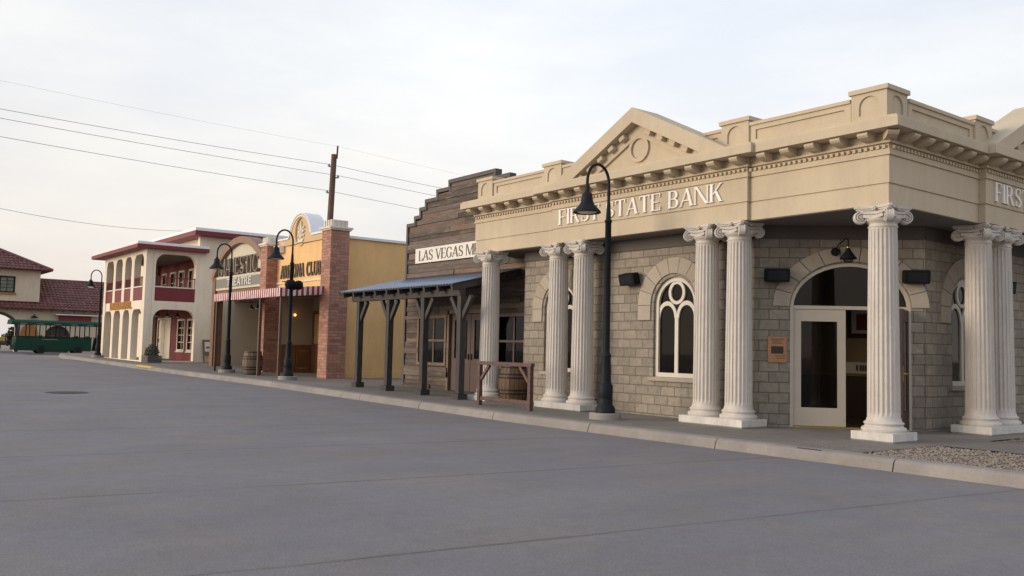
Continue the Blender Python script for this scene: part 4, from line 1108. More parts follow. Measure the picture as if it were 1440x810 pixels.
# recessed entrance
mb = MB(); mb.box(-33.3, -28.5, 15.36, 15.5, .2, 3.35); mb.box(-33.28, -33.12, 14.002, 15.358, .2, 3.35); mb.build('entrance_wall', 'interior', club)
mb = MB(); mb.box(-33.1, -28.5, 13.85, 15.35, 3.28, 3.34); mb.build('ceiling', 'purple', club)
FSC = frame_side(-33.12)
mb = MB()
for k in range(2):
    u0 = 14.02 + k * .67; mb.prism(rect(u0, u0 + .64, .32, 1.32), FSC, 0.001, .05, [rect(u0 + .09, u0 + .55, .46, 1.18)]); mb.prism(rect(u0 + .12, u0 + .52, .50, 1.14), FSC, 0.001, .03)
mb.fbox(FSC, 14.01, 15.35, 1.325, 1.39, 0.001, .09); mb.build('wainscot', 'panel', club)
FBC = frame_front(15.36)
mb = MB(); mb.prism(rect(-33.0, -32.2, .28, 2.75), FBC, 0.001, .06, [rect(-32.88, -32.32, 1.45, 2.6)]); dd = mb.build('door', 'panel', club, bevel=.005)
MB().fbox(FBC, -32.88, -32.32, 1.45, 2.6, .02, .026).build('pane', 'paneamber', dd)
mb = MB()
for k in range(4): mb.prism(rect(-32.1 + k * .88, -31.26 + k * .88, .30, 3.0), FBC, .001, .05, [rect(-32.0 + k * .88, -31.36 + k * .88, .5, 1.3), rect(-32.0 + k * .88, -31.36 + k * .88, 1.5, 2.8)])
mb.build('panelling', 'panel', club)
mb = MB(); mb.box(-28.56, -28.502, 14.12, 15.35, .2, 3.3); mb.build('side_panelling', 'panel', club)
MB().box(-28.20, -28.17, 14.12, 24, .1, .50).build('wall_base', 'ochre', club)
t = thing('ceiling_fan', 'dark ceiling fan under the club entrance ceiling', 'ceiling fan', (-30.2, 14.9, 3.1))
mb = MB(); mb.tube([(-30.2, 14.9, 3.28), (-30.2, 14.9, 3.0)], .02, 8); mb.lathe([(.02, -.08), (.1, -.06), (.12, 0), (.08, .05)], (-30.2, 14.9, 2.96), 16); mb.build('motor', 'black', t)
for k in range(4):
    a = .6 + k * PI / 2; d = Vector((math.cos(a), math.sin(a), 0)); mb = MB(); mb.bar(Vector((-30.2, 14.9, 2.96)) + d * .1, Vector((-30.2, 14.9, 2.96)) + d * .6, .13, .015); mb.build('blade', 'mercdark', t)
t = thing('wall_sconce', 'small lit amber sconce on the wall inside the club entrance', 'sconce', (-33.1, 14.56, 2.4))
mb = MB(); mb.tube([(-33.12, 14.56, 2.45), (-33.0, 14.56, 2.4), (-33.0, 14.56, 2.5)], .015, 8); mb.build('arm', 'brass', t)
mb = MB(); mb.lathe([(.02, 0), (.045, .03), (.05, .07), (.03, .10)], (-33.0, 14.56, 2.5), 16); mb.build('bulb', 'glow', t)
t = thing('scupper_box', 'white rain scupper box with red band beside the left brick pillar cap', 'scupper', (-32.8, 13.7, 5.1))
mb = MB(); mb.box(-33.0, -32.48, 13.55, 13.79, 4.90, 5.17); mb.build('box', 'whitecap', t, bevel=.01); MB().box(-32.95, -32.53, 13.535, 13.549, 5.0, 5.08).build('band', 'redwall', t)

# ================================================================== THEATRE
TY = 13.80
th = thing('theatre_building', 'theatre front with brown arched sign gable reading MAJESTIC THEATRE over a beige recess', 'building', (-37, 14.5, .3))
FT = frame_front(TY)
TX0, TX1, TC = -40.15, -33.75, -37.05
tr = 3.3; sag = 1.62; R_ = (tr * tr + sag * sag) / (2 * sag); zc_ = 4.28 + sag - R_
aa = math.degrees(math.asin(tr / R_))
def seg(r_, a): return arcpts(TC, zc_, r_, r_, 90 - a, 90 + a, 26)
mb = MB(); mb.prism(seg(R_ - .2, aa - 1.5)[::-1] , FT, -.28, -.06); mb.build('gable_panel', 'signcream', th)
mb = MB(); mb.prism(seg(R_ + .02, aa) + seg(R_ - .26, aa - .5)[::-1], FT, -.42, .12); mb.build('gable_arch', 'archbrown', th, bevel=.008)
mb = MB(); mb.fbox(FT, TX0 + .12, TX1, 3.70, 4.30, -.2, .06); bb = mb.build('sign_board', 'signcream', th, bevel=.008)
mb = MB(); mb.fbox(FT, TX0 + .42, TX1 - .25, 3.80, 4.20, .061, .072); mb.build('sign_field', 'signgrey', bb)
words('THEATRE', FT, -38.35, -35.55, 3.84, 4.17, .10, 'signwhite', th, S=.12, T=.10, sf=.03, sh=.05, gap=.16)
words('MAJESTIC', (Vector((0, TY + .06, 0)), X_, Z_, -Y_), -39.4, -34.9, 4.33, 5.06, .17, 'lettergrey', th, S=.12, T=.075, sf=.03, sh=.05, gap=.13)
mb = MB(); mb.box(TX0 - .02, TX0 + .36, TY - .1, TY + .3, .2, 4.28); mb.fbox(FT, TX0 + .42, TX1, 3.28, 3.69, -.25, .02); mb.build('frame', 'brown', th, bevel=.006)
mb = MB(); mb.box(-42.7, -42.5, 14.95, 20, .2, 3.6); mb.box(-42.5, -33.3, 19.9, 20, .2, 3.6); mb.build('wall', 'theatre', th)
MB().box(-40.1, -33.3, 14.2, 20, 3.38, 3.5).box(-42.7, -40.1, 15.6, 20, 3.38, 3.5).build('roof', 'merccap', th)
mb = MB(); mb.box(TX0 + .1, TX1, 14.06, 16.3, 3.3, 3.36); mb.build('ceiling', 'purple', th)
mb = MB(); mb.box(-42.499, -42.46, 14.96, 19.9, .3, .58); mb.build('skirting', 'theatre', th)
t = thing('brown_post', 'slim brown timber post standing behind the barrel under the theatre awning', 'post', (-37.9, 15.1, .3))
MB().box(-38.0, -37.88, 15.12, 15.235, .3, 3.3).build('shaft', 'brown', t); MB().box(-38.04, -37.84, 15.09, 15.238, .28, .40).build('foot', 'brown', t)
# awning over theatre and club
aw = thing('awning', 'long red and white striped awning on slim brown posts across theatre and club fronts', 'awning', (-31.2, 12.9, .3))
AX0, AX1, AY0 = -34.5, -28.15, 11.86
AX0 = -39.6
AX0 = -34.5
mb = MB()
fs_ = [(0, 1, 2, 3)]
mb.add([(AX0, AY0, 3.27), (AX1, AY0, 3.27), (AX1, 13.4, 3.42), (AX0, 13.4, 3.42)], fs_); mb.add([(AX0, AY0 + .01, 3.25), (AX1 - .01, AY0 + .01, 3.25), (AX1 - .01, 13.4, 3.40), (AX0, 13.4, 3.40)], fs_)
mb.build('canopy', 'awningtop', aw, fix=False)
mb = MB(); n = 134
for (a, b, q) in ((Vector((AX0, AY0, 0)), Vector((AX1, AY0, 0)), 134), (Vector((AX1, AY0, 0)), Vector((AX1, 13.42, 0)), 34), (Vector((AX0, AY0, 0)), Vector((AX0, 13.42, 0)), 34)):
    vs = []; nn = Vector(((b - a).normalized().y, -(b - a).normalized().x, 0))
    for k in range(q + 1):
        p = a.lerp(b, k / q); zt = 3.27 + (p.y - AY0) / 1.54 * .15
        w_ = .012 * math.sin(k * 1.3)
        for dz, o2 in ((0, 0), (-.15, .004), (-.29 + .012 * math.sin(k * 2 * PI / 4), w_)):
            vs.append((p.x + nn.x * o2, p.y + nn.y * o2, zt + dz))
    mb.add(vs, [(k * 3 + j, (k + 1) * 3 + j, (k + 1) * 3 + j + 1, k * 3 + j + 1) for k in range(q) for j in range(2)])
mb.build('valance', 'awning', aw, fix=False)
mb = MB(); mb.tube([(AX0, AY0 + .05, 3.2), (AX1 - .05, AY0 + .05, 3.2), (AX1 - .05, 13.4, 3.34)], .025, 8); mb.tube([(AX0, AY0 + .05, 3.2), (AX0, 13.4, 3.34)], .025, 8); mb.build('frame', 'brown', aw)
for x in (-34.33, -29.98, -28.22):
    MB().box(x - .045, x + .045, 11.90, 11.99, zs(x), 3.22).build('post', 'postbrown', aw, bevel=.006)
# bell lamps hanging under the awning
def bell(x, y, z, label, grp):
    t = thing('hanging_lamp', label, 'lamp', (x, y, z), grp)
    mb = MB(); mb.tube([(0, 0, .28), (0, 0, .1)], .012, 6); mb.lathe([(.03, .12), (.05, .06), (.07, .02), (.15, -.07), (.14, -.07), (.04, .0)], n=16, cap=False); mb.build('shade', 'black', t, local=True)
    mb = MB(); mb.lathe([(.10, -.05), (.09, -.09), (.02, -.11)], n=12); mb.build('lens', 'lens', t, local=True)
    return t
b0 = bell(-36.5, 14.4, 2.95, 'black bell lamp hanging in the theatre recess, under the striped awning', 'bell lamps under the theatre ceiling')
for dx in (-.7, .7):
    c = copy_tree(b0); c.location.x += dx

# ================================================================== HOTEL
HX, HY0, HY1 = -45.0, 12.10, 14.63
hz = .42
hotel = thing('hotel_building', 'cream two-storey hotel with arcaded porch, dark red balcony panels and flat red-edged roof', 'building', (-49, 16, .43))
FH = frame_front(HY0); FHS = frame_side(HX)
op = [(-52.65, -51.14), (-50.68, -49.32), (-48.82, -47.58), (-47.08, -45.42)]
mb = MB()
hl = [roundtop(a, b, .45, 2.95, .42) for a, b in op]; hu = [roundtop(a, b, 3.38, 5.66, .42) for a, b in op]
mb.prism([(-53.1, .3)] + sum([[(a, .3), (a, .301)] for a, b in []], []) + [(HX, .3), (HX, 5.86), (-53.1, 5.86)], FH, -.32, 0, hl + hu)
mb.prism([(HY0 + .33, .3), (HY1, .3), (HY1, 5.86), (HY0 + .33, 5.86)], FHS, -.32, 0, [roundtop(12.54, 14.55, .45, 2.96, .5), roundtop(12.56, 14.50, 3.36, 5.68, .5)])
mb.prism([(HY0 + .33, .3), (HY1, .3), (HY1, 5.86), (HY0 + .33, 5.86)], frame_side(-52.8), -.3, 0, [roundtop(12.7, 14.4, .45, 2.96, .5), roundtop(12.7, 14.4, 3.36, 5.68, .5)])
wl = mb.build('porch_wall', 'cream', hotel)
# main block
UPW = [(-53.7, -53.0), (-52.05, -51.35), (-50.55, -49.7), (-49.05, -48.25), (-47.4, -46.75)]
mb = MB()
HFY = 14.95
SIDEW = [(13.6, 14.0)]
mb.prism([(-53.9, .3), (HX - .31, .3), (HX - .31, 5.69), (-53.9, 5.69)], frame_front(HFY), -.25, 0, [rect(-52.5, -50.2, .45, 2.6), rect(-53.6, -53.1, 1.0, 2.5), rect(-48.85, -47.8, 1.0, 2.5), rect(-47.2, -46.4, 1.0, 2.5)] + [rect(a, b, 3.55, 5.1) for a, b in UPW])
wb = mb.build('front_wall', 'redwall', hotel)
mb = MB(); mb.box(-62, HX, HFY + .26, 26, .3, 6.7); mb.box(-62, HX - .301, HFY, HFY + .258, 5.692, 6.7); mb.box(-62, -53.91, HFY, HFY + .258, .3, 5.69); mb.box(HX - .3, HX + .002, HY1 + .002, HFY + .258, .3, 6.70); mb.box(-62, -53.1, HY1, HFY, .3, 6.7); mb.build('main_wall', 'cream', hotel)
MB().box(-53.0, HX - .33, HY0 + .3, HFY, 3.18, 3.34).build('balcony_floor', 'cream', hotel)
MB().box(-53.0, HX - .33, HY0 + .33, HFY, 5.70, 5.8).build('porch_ceiling', 'purple', hotel)
# red balcony panels, rails and balusters in each opening
def balcony(fr, a, b):
    p = MB().fbox(fr, a, b, 3.36, 4.02, -.10, -.02).build('balcony_panel', 'redpaint', hotel)
    MB().fbox(fr, a, b, 4.022, 4.085, -.12, .015).build('rail', 'creamtrim', p)
    mb = MB(); n = max(4, int((b - a) / .17))
    for k in range(n + 1): u_ = a + .03 + (b - a - .06) * k / n; mb.fbox(fr, u_ - .014, u_ + .014, 4.086, 4.50, -.075, -.045)
    mb.fbox(fr, a, b, 4.501, 4.55, -.09, -.03); mb.build('balustrade', 'redpaint', p)
for a, b in op: balcony(FH, a, b)
balcony(FHS, 12.56, 14.50)
balcony(frame_side(-52.8), 12.7, 14.4)
# windows and doors on the recessed front wall
FHW = frame_front(HFY)
def hwin(fr, u0, u1, v0, v1, grid=(2, 4)):
    mb = MB(); mb.prism(rect(u0 - .10, u1 + .10, v0 - .10, v1 + .10), fr, -.02, .04, [rect(u0, u1, v0, v1)])
    for k in range(1, grid[0]): x = u0 + (u1 - u0) * k / grid[0]; mb.fbox(fr, x - .02, x + .02, v0, v1, -.06, -.02)
    for k in range(1, grid[1]): z = v0 + (v1 - v0) * k / grid[1]; mb.fbox(fr, u0, u1, z - .018, z + .018, -.058, -.022)
    mb.fbox(fr, u0 - .14, u1 + .14, v0 - .16, v0 - .102, -.02, .08)
    o = mb.build('window', 'creamtrim', hotel); MB().fbox(fr, u0, u1, v0, v1, -.045, -.040).build('pane', 'glass', o)
for a, b in ((-53.6, -53.1), (-48.85, -47.8), (-47.2, -46.4)): hwin(FHW, a, b, 1.0, 2.5)
for a, b in UPW: hwin(FHW, a, b, 3.55, 5.1, (2, 3))
def pdoor(fr, u0, u1, v0, v1):
    mb = MB(); mb.prism(rect(u0 - .1, u1 + .1, v0, v1 + .1), fr, -.02, .04, [rect(u0, u1, v0 - .001, v1)]); mb.prism(rect(u0, u1, v0, v1), fr, -.09, -.04)
    for q in (0, 1):
        a = u0 + .08 + q * (u1 - u0) / 2; b = a + (u1 - u0) / 2 - .16
        mb.fbox(fr, a, b, v0 + .2, v0 + .9, -.04, -.025); mb.fbox(fr, a, b, v0 + 1.05, v1 - .15, -.04, -.025)
    o = mb.build('door', 'creamtrim', hotel); MB().fbox(fr, u0 + .06, u0 + .1, v0 + .9, v0 + 1.1, -.04, .01).build('handle', 'black', o)
pdoor(FHW, -52.5, -50.2, .45, 2.6)
# roofs
def slab(x0, x1, y0, y1, z0, z1, zt):
    rf = MB().box(x0, x1, y0, y1, z0, z1).build('roof', 'redpaint', hotel, bevel=.01)
    MB().box(x0 + .02, x1 - .02, y0 + .02, y1, z1, zt).build('roof_coping', 'whitecap', rf, bevel=.01)
slab(-53.95, -44.6, 11.55, 15.0, 5.862, 6.05, 6.18)
slab(-62.5, -44.5, 14.22, 26.5, 6.702, 6.94, 7.09)
# lettering
words('LINCOLN HOTEL', FH, -51.35, -47.2, 2.99, 3.37, .06, 'lettergold', hotel, S=.13, T=.09, sf=.0, sh=.05, gap=.24)
hb = bell(-46.0, 13.5, 2.72, 'black bell lamp hanging just inside the big side arch of the hotel', 'bell lamps inside the hotel arch')
for dy in (-.5, .5):
    c = copy_tree(hb); c.location.y += dy
# shrub in planter, easel board
zq = zs(-45.6)
t = thing('planter', 'low slatted planter with a grey-green shrub by the hotel corner', 'planter', (-44.2, 12.35, zq))
mb = MB()
for k in range(3): mb.box(-44.72, -43.68, 12.02, 12.68, zq + k * .11, zq + k * .11 + .095)
mb.build('box', 'merccap', t)
mb = MB()
for k in range(700):
    a = random.random() * 2 * PI; e = math.acos(random.uniform(-.2, 1)); rr = .42 * random.random() ** .35
    c = Vector((-44.2 + 1.1 * rr * math.cos(a) * math.sin(e), 12.35 + rr * .8 * math.sin(a) * math.sin(e), zq + .38 + rr * 1.15 * math.cos(e)))
    s_ = random.uniform(.025, .06); d1 = Vector((random.uniform(-1, 1), random.uniform(-1, 1), random.uniform(-1, 1))).normalized(); d2 = d1.orthogonal().normalized()
    mb.add([c - d1 * s_, c + d2 * s_ * .5, c + d1 * s_, c - d2 * s_ * .5], [(0, 1, 2, 3)])
mb.build('foliage', 'shrub', t, fix=False)
t = thing('notice_easel', 'small brown notice stand with a white sheet against the hotel side wall', 'notice stand', (-44.75, 15.15, zq))
F_E = (Vector((-44.7, 14.95, zq)), Y_, (Z_ * .97 - X_ * .2).normalized(), (X_ * .97 + Z_ * .2).normalized())
mb = MB(); mb.prism(rect(0, .5, .0, 1.15), F_E, 0, .05, [rect(.08, .42, .0, .35)]); mb.build('frame', 'mercwindow', t)
MB().fbox(F_E, .10, .40, .55, 1.03, .05, .058).build('notice', 'paper', t)
MB().fbox(F_E, .16, .34, .70, .80, .0585, .062).build('print', 'letterbrown', t)

# ================================================================== DEPOT with tiled roofs
dep = thing('depot_building', 'cream depot across the street end with dark red tiled roofs and a square tower', 'building', (-84, 14, .3))
DXp = -80.0
FD = frame_side(DXp)
mb = MB(); mb.prism([(2, .3), (24, .3), (24, 3.72), (2, 3.72)], FD, -.35, 0, [archshape(10.4, 1.45, .301, 2.1, 1.15), archshape(14.9, .9, .301, 1.7, .75), rect(18.2, 19.4, .9, 2.3), rect(20.3, 21.5, .302, 2.5)])
mb.box(-88, -80.36, 21, 24, .3, 3.7); mb.build('wall', 'depot', dep)
mb = MB(); mb.prism(archshape(10.4, 1.7, .3, 2.1, 1.35), FD, 0.001, .04, [archshape(10.4, 1.455, .301, 2.1, 1.16)]); mb.build('arch_trim', 'mercdark', dep)
mb = MB(); mb.prism(archshape(14.9, .9, .3, 1.7, .75), FD, -.3, -.25); mb.build('door', 'interiordark', dep)
mb = MB(); mb.prism(archshape(12.85, .62, .9, 1.7, .85), FD, .001, .06); mb.build('arched_door', 'orangedoor', dep)
def tiled(P0, U, V, L, W, parent, trim=None, nm='roof'):
    """clay tile slope: P0 lower corner, U along the eave, V up the slope; trim(u, v) says whether the point is on the slope"""
    N = U.cross(V).normalized(); 
    if N.z < 0: N = -N
    pit = .30; sub = 6; rows = max(1, int(W / .42)); cols = int(L / pit); mb = MB()
    for r_ in range(rows):
        v0 = r_ * W / rows; v1 = (r_ + 1) * W / rows + .05
        for c_ in range(cols):
            u0 = c_ * pit
            if trim and not (trim(u0 + pit * .5, v0 + .2)): continue
            jz = random.uniform(-.008, .012); vs = []
            for k in range(sub + 1):
                a = k / sub; uu = u0 + a * pit; h = .075 * math.sin(a * PI) + jz
                vs += [P0 + U * uu + V * v0 + N * (h + .055), P0 + U * uu + V * v1 + N * (h * .8 + .0), P0 + U * uu + V * v0 + N * (-.01)]
            mb.add(vs, [(k * 3, k * 3 + 3, k * 3 + 4, k * 3 + 1) for k in range(sub)] + [(k * 3 + 2, k * 3 + 5, k * 3 + 3, k * 3) for k in range(sub)])
    mb.add([P0 - N * .03, P0 + U * L - N * .03, P0 + U * L + V * W - N * .03, P0 + V * W - N * .03], [(0, 1, 2, 3)]) if not trim else None
    return mb.build(nm, 'tile', parent, fix=False)
# main slope: eave in front of the wall, ridge behind
e0 = Vector((-79.3, 2, 3.70)); ridge = Vector((-83.9, 2, 6.28)); Vs = (ridge - e0); Wd = Vs.length; Vs.normalize()
tiled(e0, Y_, Vs, 22.5, Wd, dep)
tiled(Vector((-88.5, 2, 3.70)), Y_, (Vector((-83.9, 2, 6.28)) - Vector((-88.5, 2, 3.70))).normalized(), 22.5, Wd, dep)
mb = MB(); mb.tube([(-83.9, 2, 6.33), (-83.9, 24.5, 6.33)], .13, 8); mb.build('ridge_tiles', 'tile', dep)
mb = MB()
for k in range(28): mb.bar((-79.4, 2.3 + k * .8, 3.60), (-80.2, 2.3 + k * .8, 3.95), .10, .14)
mb.build('eave_brackets', 'panel', dep)
# tower
TWY0, TWY1 = 4.2, 13.43
MB().box(-87, DXp + .02, TWY0, TWY1, 4.3, 6.98).build('tower_wall', 'depot', dep)
yc = (TWY0 + TWY1) / 2; ov = .75; hy = (TWY1 - TWY0) / 2 + ov; xc = -83.5; hx = 3.5 + ov; apz = 6.80 + hy * .455
ap = Vector((xc, yc, apz))
# east face: triangle/trapezoid up to the apex
E0 = Vector((xc + hx, yc - hy, 6.80)); Vv = Vector((xc, yc - hy, apz)) - E0; Wt = Vv.length; Vv.normalize()
tiled(E0, Y_, Vv, 2 * hy, Wt, dep, trim=lambda u_, v_: (v_ / Wt) * hy < u_ < 2 * hy - (v_ / Wt) * hy, nm='tower_roof')
N0 = Vector((xc + hx, yc + hy, 6.80)); Vn = Vector((xc + hx, yc, apz)) - N0; Wn = Vn.length; Vn.normalize()
tiled(N0, -X_, Vn, 2 * hx, Wn, dep, trim=lambda u_, v_: (v_ / Wn) * hx < u_ < 2 * hx - (v_ / Wn) * hx, nm='tower_roof')
mb = MB()
c4_ = [Vector((xc + sx * (hx - .03), yc + sy * (hy - .03), 6.77)) for sx, sy in ((1, -1), (1, 1), (-1, 1), (-1, -1))]
mb.add(c4_ + [ap - Z_ * .05], [(0, 1, 4), (1, 2, 4), (2, 3, 4), (3, 0, 4), (0, 1, 2, 3)])
mb.build('tower_roof_deck', 'tile', dep)
mb = MB(); mb.tube([c4_[1] + Z_ * .1, ap + Z_ * .1], .13, 8); mb.tube([c4_[0] + Z_ * .1, ap + Z_ * .1], .13, 8); mb.build('hip_tiles', 'tile', dep)
FDt = frame_side(DXp + .02)
mb = MB(); mb.prism(rect(10.52, 11.65, 4.95, 6.25), FDt, 0, .07, [rect(10.64, 11.53, 5.05, 6.13)])
mb.fbox(FDt, 11.06, 11.10, 5.05, 6.13, .02, .05)
for k in range(1, 4): mb.fbox(FDt, 10.64, 11.53, 5.05 + k * .27, 5.08 + k * .27, .021, .051)
wd = mb.build('window', 'greentrim', dep); MB().fbox(FDt, 10.64, 11.53, 5.05, 6.13, .005, .012).build('pane', 'reflectpane', wd); MB().fbox(FDt, 10.42, 11.75, 4.82, 4.945, 0, .16).build('sill', 'orangedoor', wd)
mb = MB(); mb.fbox(FD, 14.9, 17.3, 2.75, 3.3, .05, .35); ra = mb.build('sign_canopy', 'redwall', dep); MB().fbox(FD, 14.6, 18.2, 3.31, 3.38, .02, .7).build('canopy_top', 'whitecap', ra)
for a, b, c_, d_ in ((18.2, 19.4, .9, 2.3),):
    mb = MB(); mb.prism(rect(a - .08, b + .08, c_ - .08, d_ + .08), FD, -.1, .03, [rect(a, b, c_, d_)]); mb.fbox(FD, (a + b) / 2 - .03, (a + b) / 2 + .03, c_, d_, -.08, 0); o = mb.build('window', 'mercwindow', dep); MB().fbox(FD, a, b, c_, d_, -.06, -.05).build('pane', 'glass', o)
t = thing('depot_lantern', 'small dark wall lantern over the green trolley on the depot wall', 'lantern', (-79.9, 13.1, 3.1))
mb = MB(); mb.tube([(-80, 13.1, 3.25), (-79.7, 13.1, 3.3), (-79.7, 13.1, 3.15)], .025, 6); mb.build('arm', 'black', t)
mb = MB(); mb.lathe([(.04, .12), (.3, -.03), (.28, -.05)], (-79.7, 13.1, 3.08), 14); mb.build('shade', 'black', t)

# ================================================================== TROLLEY
def trolley(y0, y1, label, door=False):
    X0, X1 = -73.6, -72.0; zb = g(-72)
    t = thing('trolley_car', label, 'trolley', (-72.8, (y0 + y1) / 2, zb), 'green open trolley cars')
    mb = MB(); mb.box(X0, X1, y0 + .12, y1, zb + .22, zb + 1.18); mb.prism([(y0 - .1, zb + .25), (y0 + .119, zb + .25), (y0 + .119, zb + 1.18), (y0 + .02, zb + 1.15)], frame_side(X1 - .02), -1.54, 0)
    bd = mb.build('body', 'green', t, bevel=.03)
    MB().box(X0 - .03, X1 + .03, y0, y1, zb + 1.185, zb + 1.26).build('waist_rail', 'greentrim', bd)
    for k in range(8):
        y = y0 + .18 + k * (y1 - y0 - .36) / 7
        for x in (X0 + .04, X1 - .04): MB().box(x - .035, x + .035, y - .03, y + .03, zb + 1.261, zb + 2.08).build('pillar', 'greentrim', t)
    mb = MB(); mb.prism([(X0 - .18, zb + 2.08), (X1 + .18, zb + 2.08), (X1 + .16, zb + 2.26), (X1 - .1, zb + 2.42), (X0 + .1, zb + 2.42), (X0 - .16, zb + 2.26)], (Vector((0, 0, 0)), X_, Z_, Y_), y0 - .35, y1 + .15); mb.build('roof', 'green', t, bevel=.02)
    mb = MB()
    for k in range(5): y = y0 + .2 + k * (y1 - y0 - .6) / 4; mb.box(X1 + .17, X1 + .185, y, y + .45, zb + 2.13, zb + 2.17)
    mb.build('lettering_strip', 'steel', t)
    mb = MB(); mb.box(X1, X1 + .012, y0 + 1.7, y0 + 2.7, zb + 1.02, zb + 1.06); mb.build('trim_line', 'steel', t)
    for k in range(6):
        y = y0 + .5 + k * (y1 - y0 - 1) / 5; MB().box(X0 + .15, X1 - .15, y, y + .4, zb + .8, zb + .88).build('seat', 'interiordark', t); 
    mb = MB()
    for k in range(6): y = y0 + .5 + k * (y1 - y0 - 1) / 5; mb.box(X0 + .15, X1 - .15, y + .36, y + .4, zb + .9, zb + 1.35)
    mb.build('seat_back', 'interiordark', t)
    for y in (y0 + 1.65, y1 - .9):
        for x in (X0 + .15, X1 - .04):
            F_ = (Vector((x, y, zb + .32)), Y_, Z_, X_)
            mb = MB(); mb.prism(arcpts(0, 0, .32, .32, 0, 360, 24)[:-1], F_, -.09, .09, [arcpts(0, 0, .19, .19, 0, 360, 24)[:-1]]); wh = mb.build('wheel', 'rubber', t)
            mb = MB(); mb.prism(arcpts(0, 0, .19, .19, 0, 360, 24)[:-1], F_, -.05, .06); mb.prism(arcpts(0, 0, .06, .06, 0, 360, 12)[:-1], F_, .06, .1); mb.build('hub', 'greentrim', wh)
    return t
trolley(10.75, 15.75, 'green trolley car with open windows and dark wheel in front of the depot')
trolley(16.2, 20.4, 'second green trolley car coupled behind, half hidden by the hotel arcade')
t = thing('hay_wagon', 'dark open wagon with a yellow side rail at the left edge before the depot arch', 'wagon', (-74, 8.6, .3))
mb = MB(); mb.box(-74.8, -73.2, 6.5, 10.35, .85, .98); mb.build('bed', 'mercdark', t)
MB().box(-73.2, -73.12, 6.5, 10.35, 1.18, 1.42).build('side_rail', 'yellow', t)
MB().box(-73.2, -73.12, 6.5, 10.35, .99, 1.14).build('side_board', 'railing', t)
for y in (6.6, 8.4, 10.25): MB().box(-73.22, -73.1, y - .04, y + .04, .86, 1.46).build('stake', 'railing', t)
for y in (7.2, 9.6):
    F_ = (Vector((-73.3, y, .72)), Y_, Z_, X_); mb = MB(); mb.prism(arcpts(0, 0, .42, .42, 0, 360, 24)[:-1], F_, -.05, .05, [arcpts(0, 0, .34, .34, 0, 360, 24)[:-1]])
    for k in range(6): a = k * PI / 6; mb.bar(F_[0] + Y_ * .35 * math.cos(a) + Z_ * .35 * math.sin(a), F_[0] - Y_ * .35 * math.cos(a) - Z_ * .35 * math.sin(a), .04, .04, X_)
    mb.build('wheel', 'railing', t)

# ================================================================== TREES behind the depot arch
def tree(x, y, h, rad_, label, n=2600):
    t = thing('tree', label, 'tree', (x, y, .28), 'trees behind the depot')
    mb = MB(); mb.tube([(x, y, .2), (x + .1, y, h * .3), (x - .1, y + .1, h * .55)], [.2, .15, .08], 8)
    cl_ = []
    for k in range(9):
        a = random.random() * 2 * PI; c = Vector((x + rad_ * .55 * math.cos(a), y + rad_ * .55 * math.sin(a), h * random.uniform(.42, .88))); cl_.append((c, rad_ * random.uniform(.35, .6)))
        mb.tube([(x, y, h * .35), c], [.09, .03], 6)
    mb.build('trunk', 'bark', t); mb = MB()
    for k in range(n):
        c, r_ = random.choice(cl_); d = Vector((random.gauss(0, 1), random.gauss(0, 1), random.gauss(0, 1))).normalized(); p = c + d * r_ * random.random() ** .4
        s_ = random.uniform(.08, .17); d1 = Vector((random.uniform(-1, 1), random.uniform(-1, 1), random.uniform(-1, 1))).normalized(); d2 = d1.orthogonal().normalized()
        mb.add([p - d1 * s_, p + d2 * s_ * .6, p + d1 * s_, p - d2 * s_ * .6], [(0, 1, 2, 3)])
    mb.build('crown', 'leaf', t, fix=False)
tree(-106, 11.6, 4.3, 1.7, 'dark leafy tree seen through the depot arch, the left one')
tree(-100, 14.6, 2.4, 1.3, 'lower bushy tree seen through the depot arch beside the trolley end')

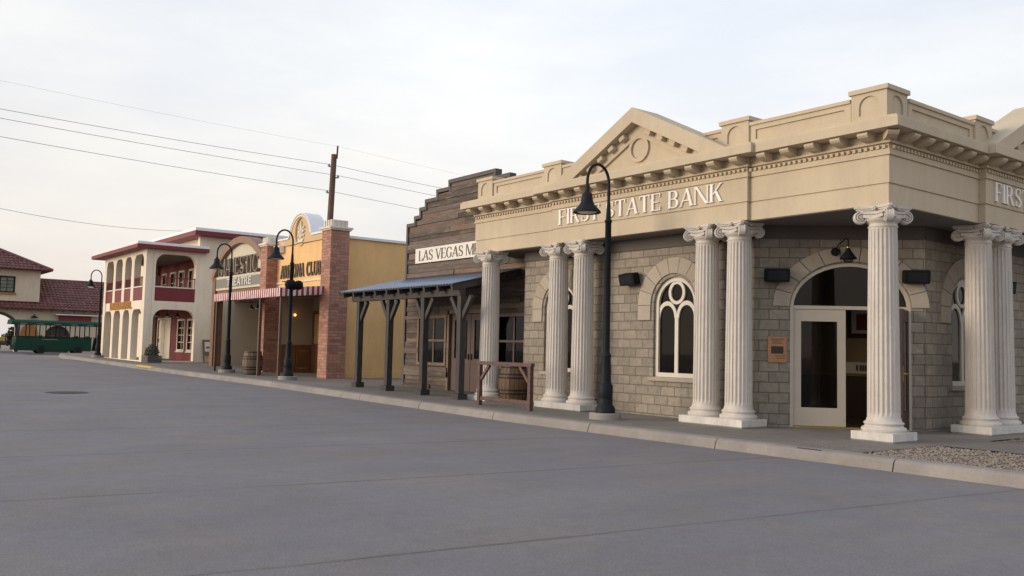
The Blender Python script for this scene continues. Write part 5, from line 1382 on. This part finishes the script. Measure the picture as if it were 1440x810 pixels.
# ================================================================== UTILITY POLE AND WIRES
PB = Vector((-61.4, 28.2, 0))
def at(px, py, dist):
    d = (fw + r * ((px - 720) / f_px) - u * ((py - 405) / f_px)); return Vector((0, 0, 1.4)) + d * dist
DP = 61.0
ptop = at(470, 217, DP); pmid = at(464.4, 306.7, DP); dv = (ptop - pmid).normalized()
pbase = pmid - dv * ((pmid.z - .2) / dv.z)
t = thing('utility_pole', 'tall brown timber utility pole rising behind the right brick pillar', 'utility pole', tuple(pbase))
MB().tube([pbase, ptop], [.26, .19], 12).build('shaft', 'pole', t)
sp0 = ptop - dv * .3 + r * .2; 
MB().bar(sp0, at(475, 205, DP), .09, .09).build('ground_wire_arm', 'pole', t)
atts = []
for py, sx in ((234, -.32), (250, .36), (271, -.34)):
    pt = ptop - dv * ((py - 217) / f_px * DP); q = pt + r * sx
    mb = MB(); mb.tube([pt, q], .05, 8); mb.lathe([(.03, 0), (.09, .03), (.06, .08), (.09, .12), (.05, .18)], q - Z_ * .02, 12); mb.build('insulator', 'steel', t); atts.append(q + Z_ * .15)
atts.insert(0, at(476, 206, DP))
# wires run parallel: towards the street on the left, away behind the bank on the right
fh = Vector((fw.x, fw.y, 0)).normalized(); rh = Vector((r.x, r.y, 0)).normalized()
LW = ['topmost thin power line, highest of the four in the sky', 'power line hung second from the top of the pole', 'power line hung third from the top of the pole', 'power line hung lowest on the utility pole']
for i, a in enumerate(atts):
    lefty = [113, 153, 166, 192][i]
    # end point on the ray through the left picture edge, 14 m nearer than the pole
    dd_ = (fw + r * ((0 - 720) / f_px) - u * ((lefty - 405) / f_px)); e = Vector((0, 0, 1.4)) + dd_ * 47.0
    dirv = (e - a); pts = []
    for k in range(-60, 61):
        s_ = k / 20; 
        if s_ < -2.6: continue
        p = a + dirv * s_
        if s_ >= 0: p = p + Z_ * (.35 * (s_ * (s_ - 1)))
        else: p = a + Vector((dirv.x, dirv.y, 0)) * s_ + Z_ * (dirv.z * s_ * .55 + .30 * s_ * (s_ + 2.6))
        pts.append(p)
    w_ = MB(); w_.tube(pts, .014 if i else .0045, 5); tag(w_.build('power_line', 'wire'), LW[i], 'power line', 'power lines across the sky')
a = at(0, 293, 55); b = at(270, 325, 75); pts = [a + (b - a) * (k / 16) + Z_ * (-.35 * (1 - (k / 8 - 1) ** 2)) for k in range(-16, 18)]
w_ = MB(); w_.tube(pts, .014, 5); tag(w_.build('power_line', 'wire'), 'separate low power line sinking behind the hotel roof', 'power line', 'power lines across the sky')
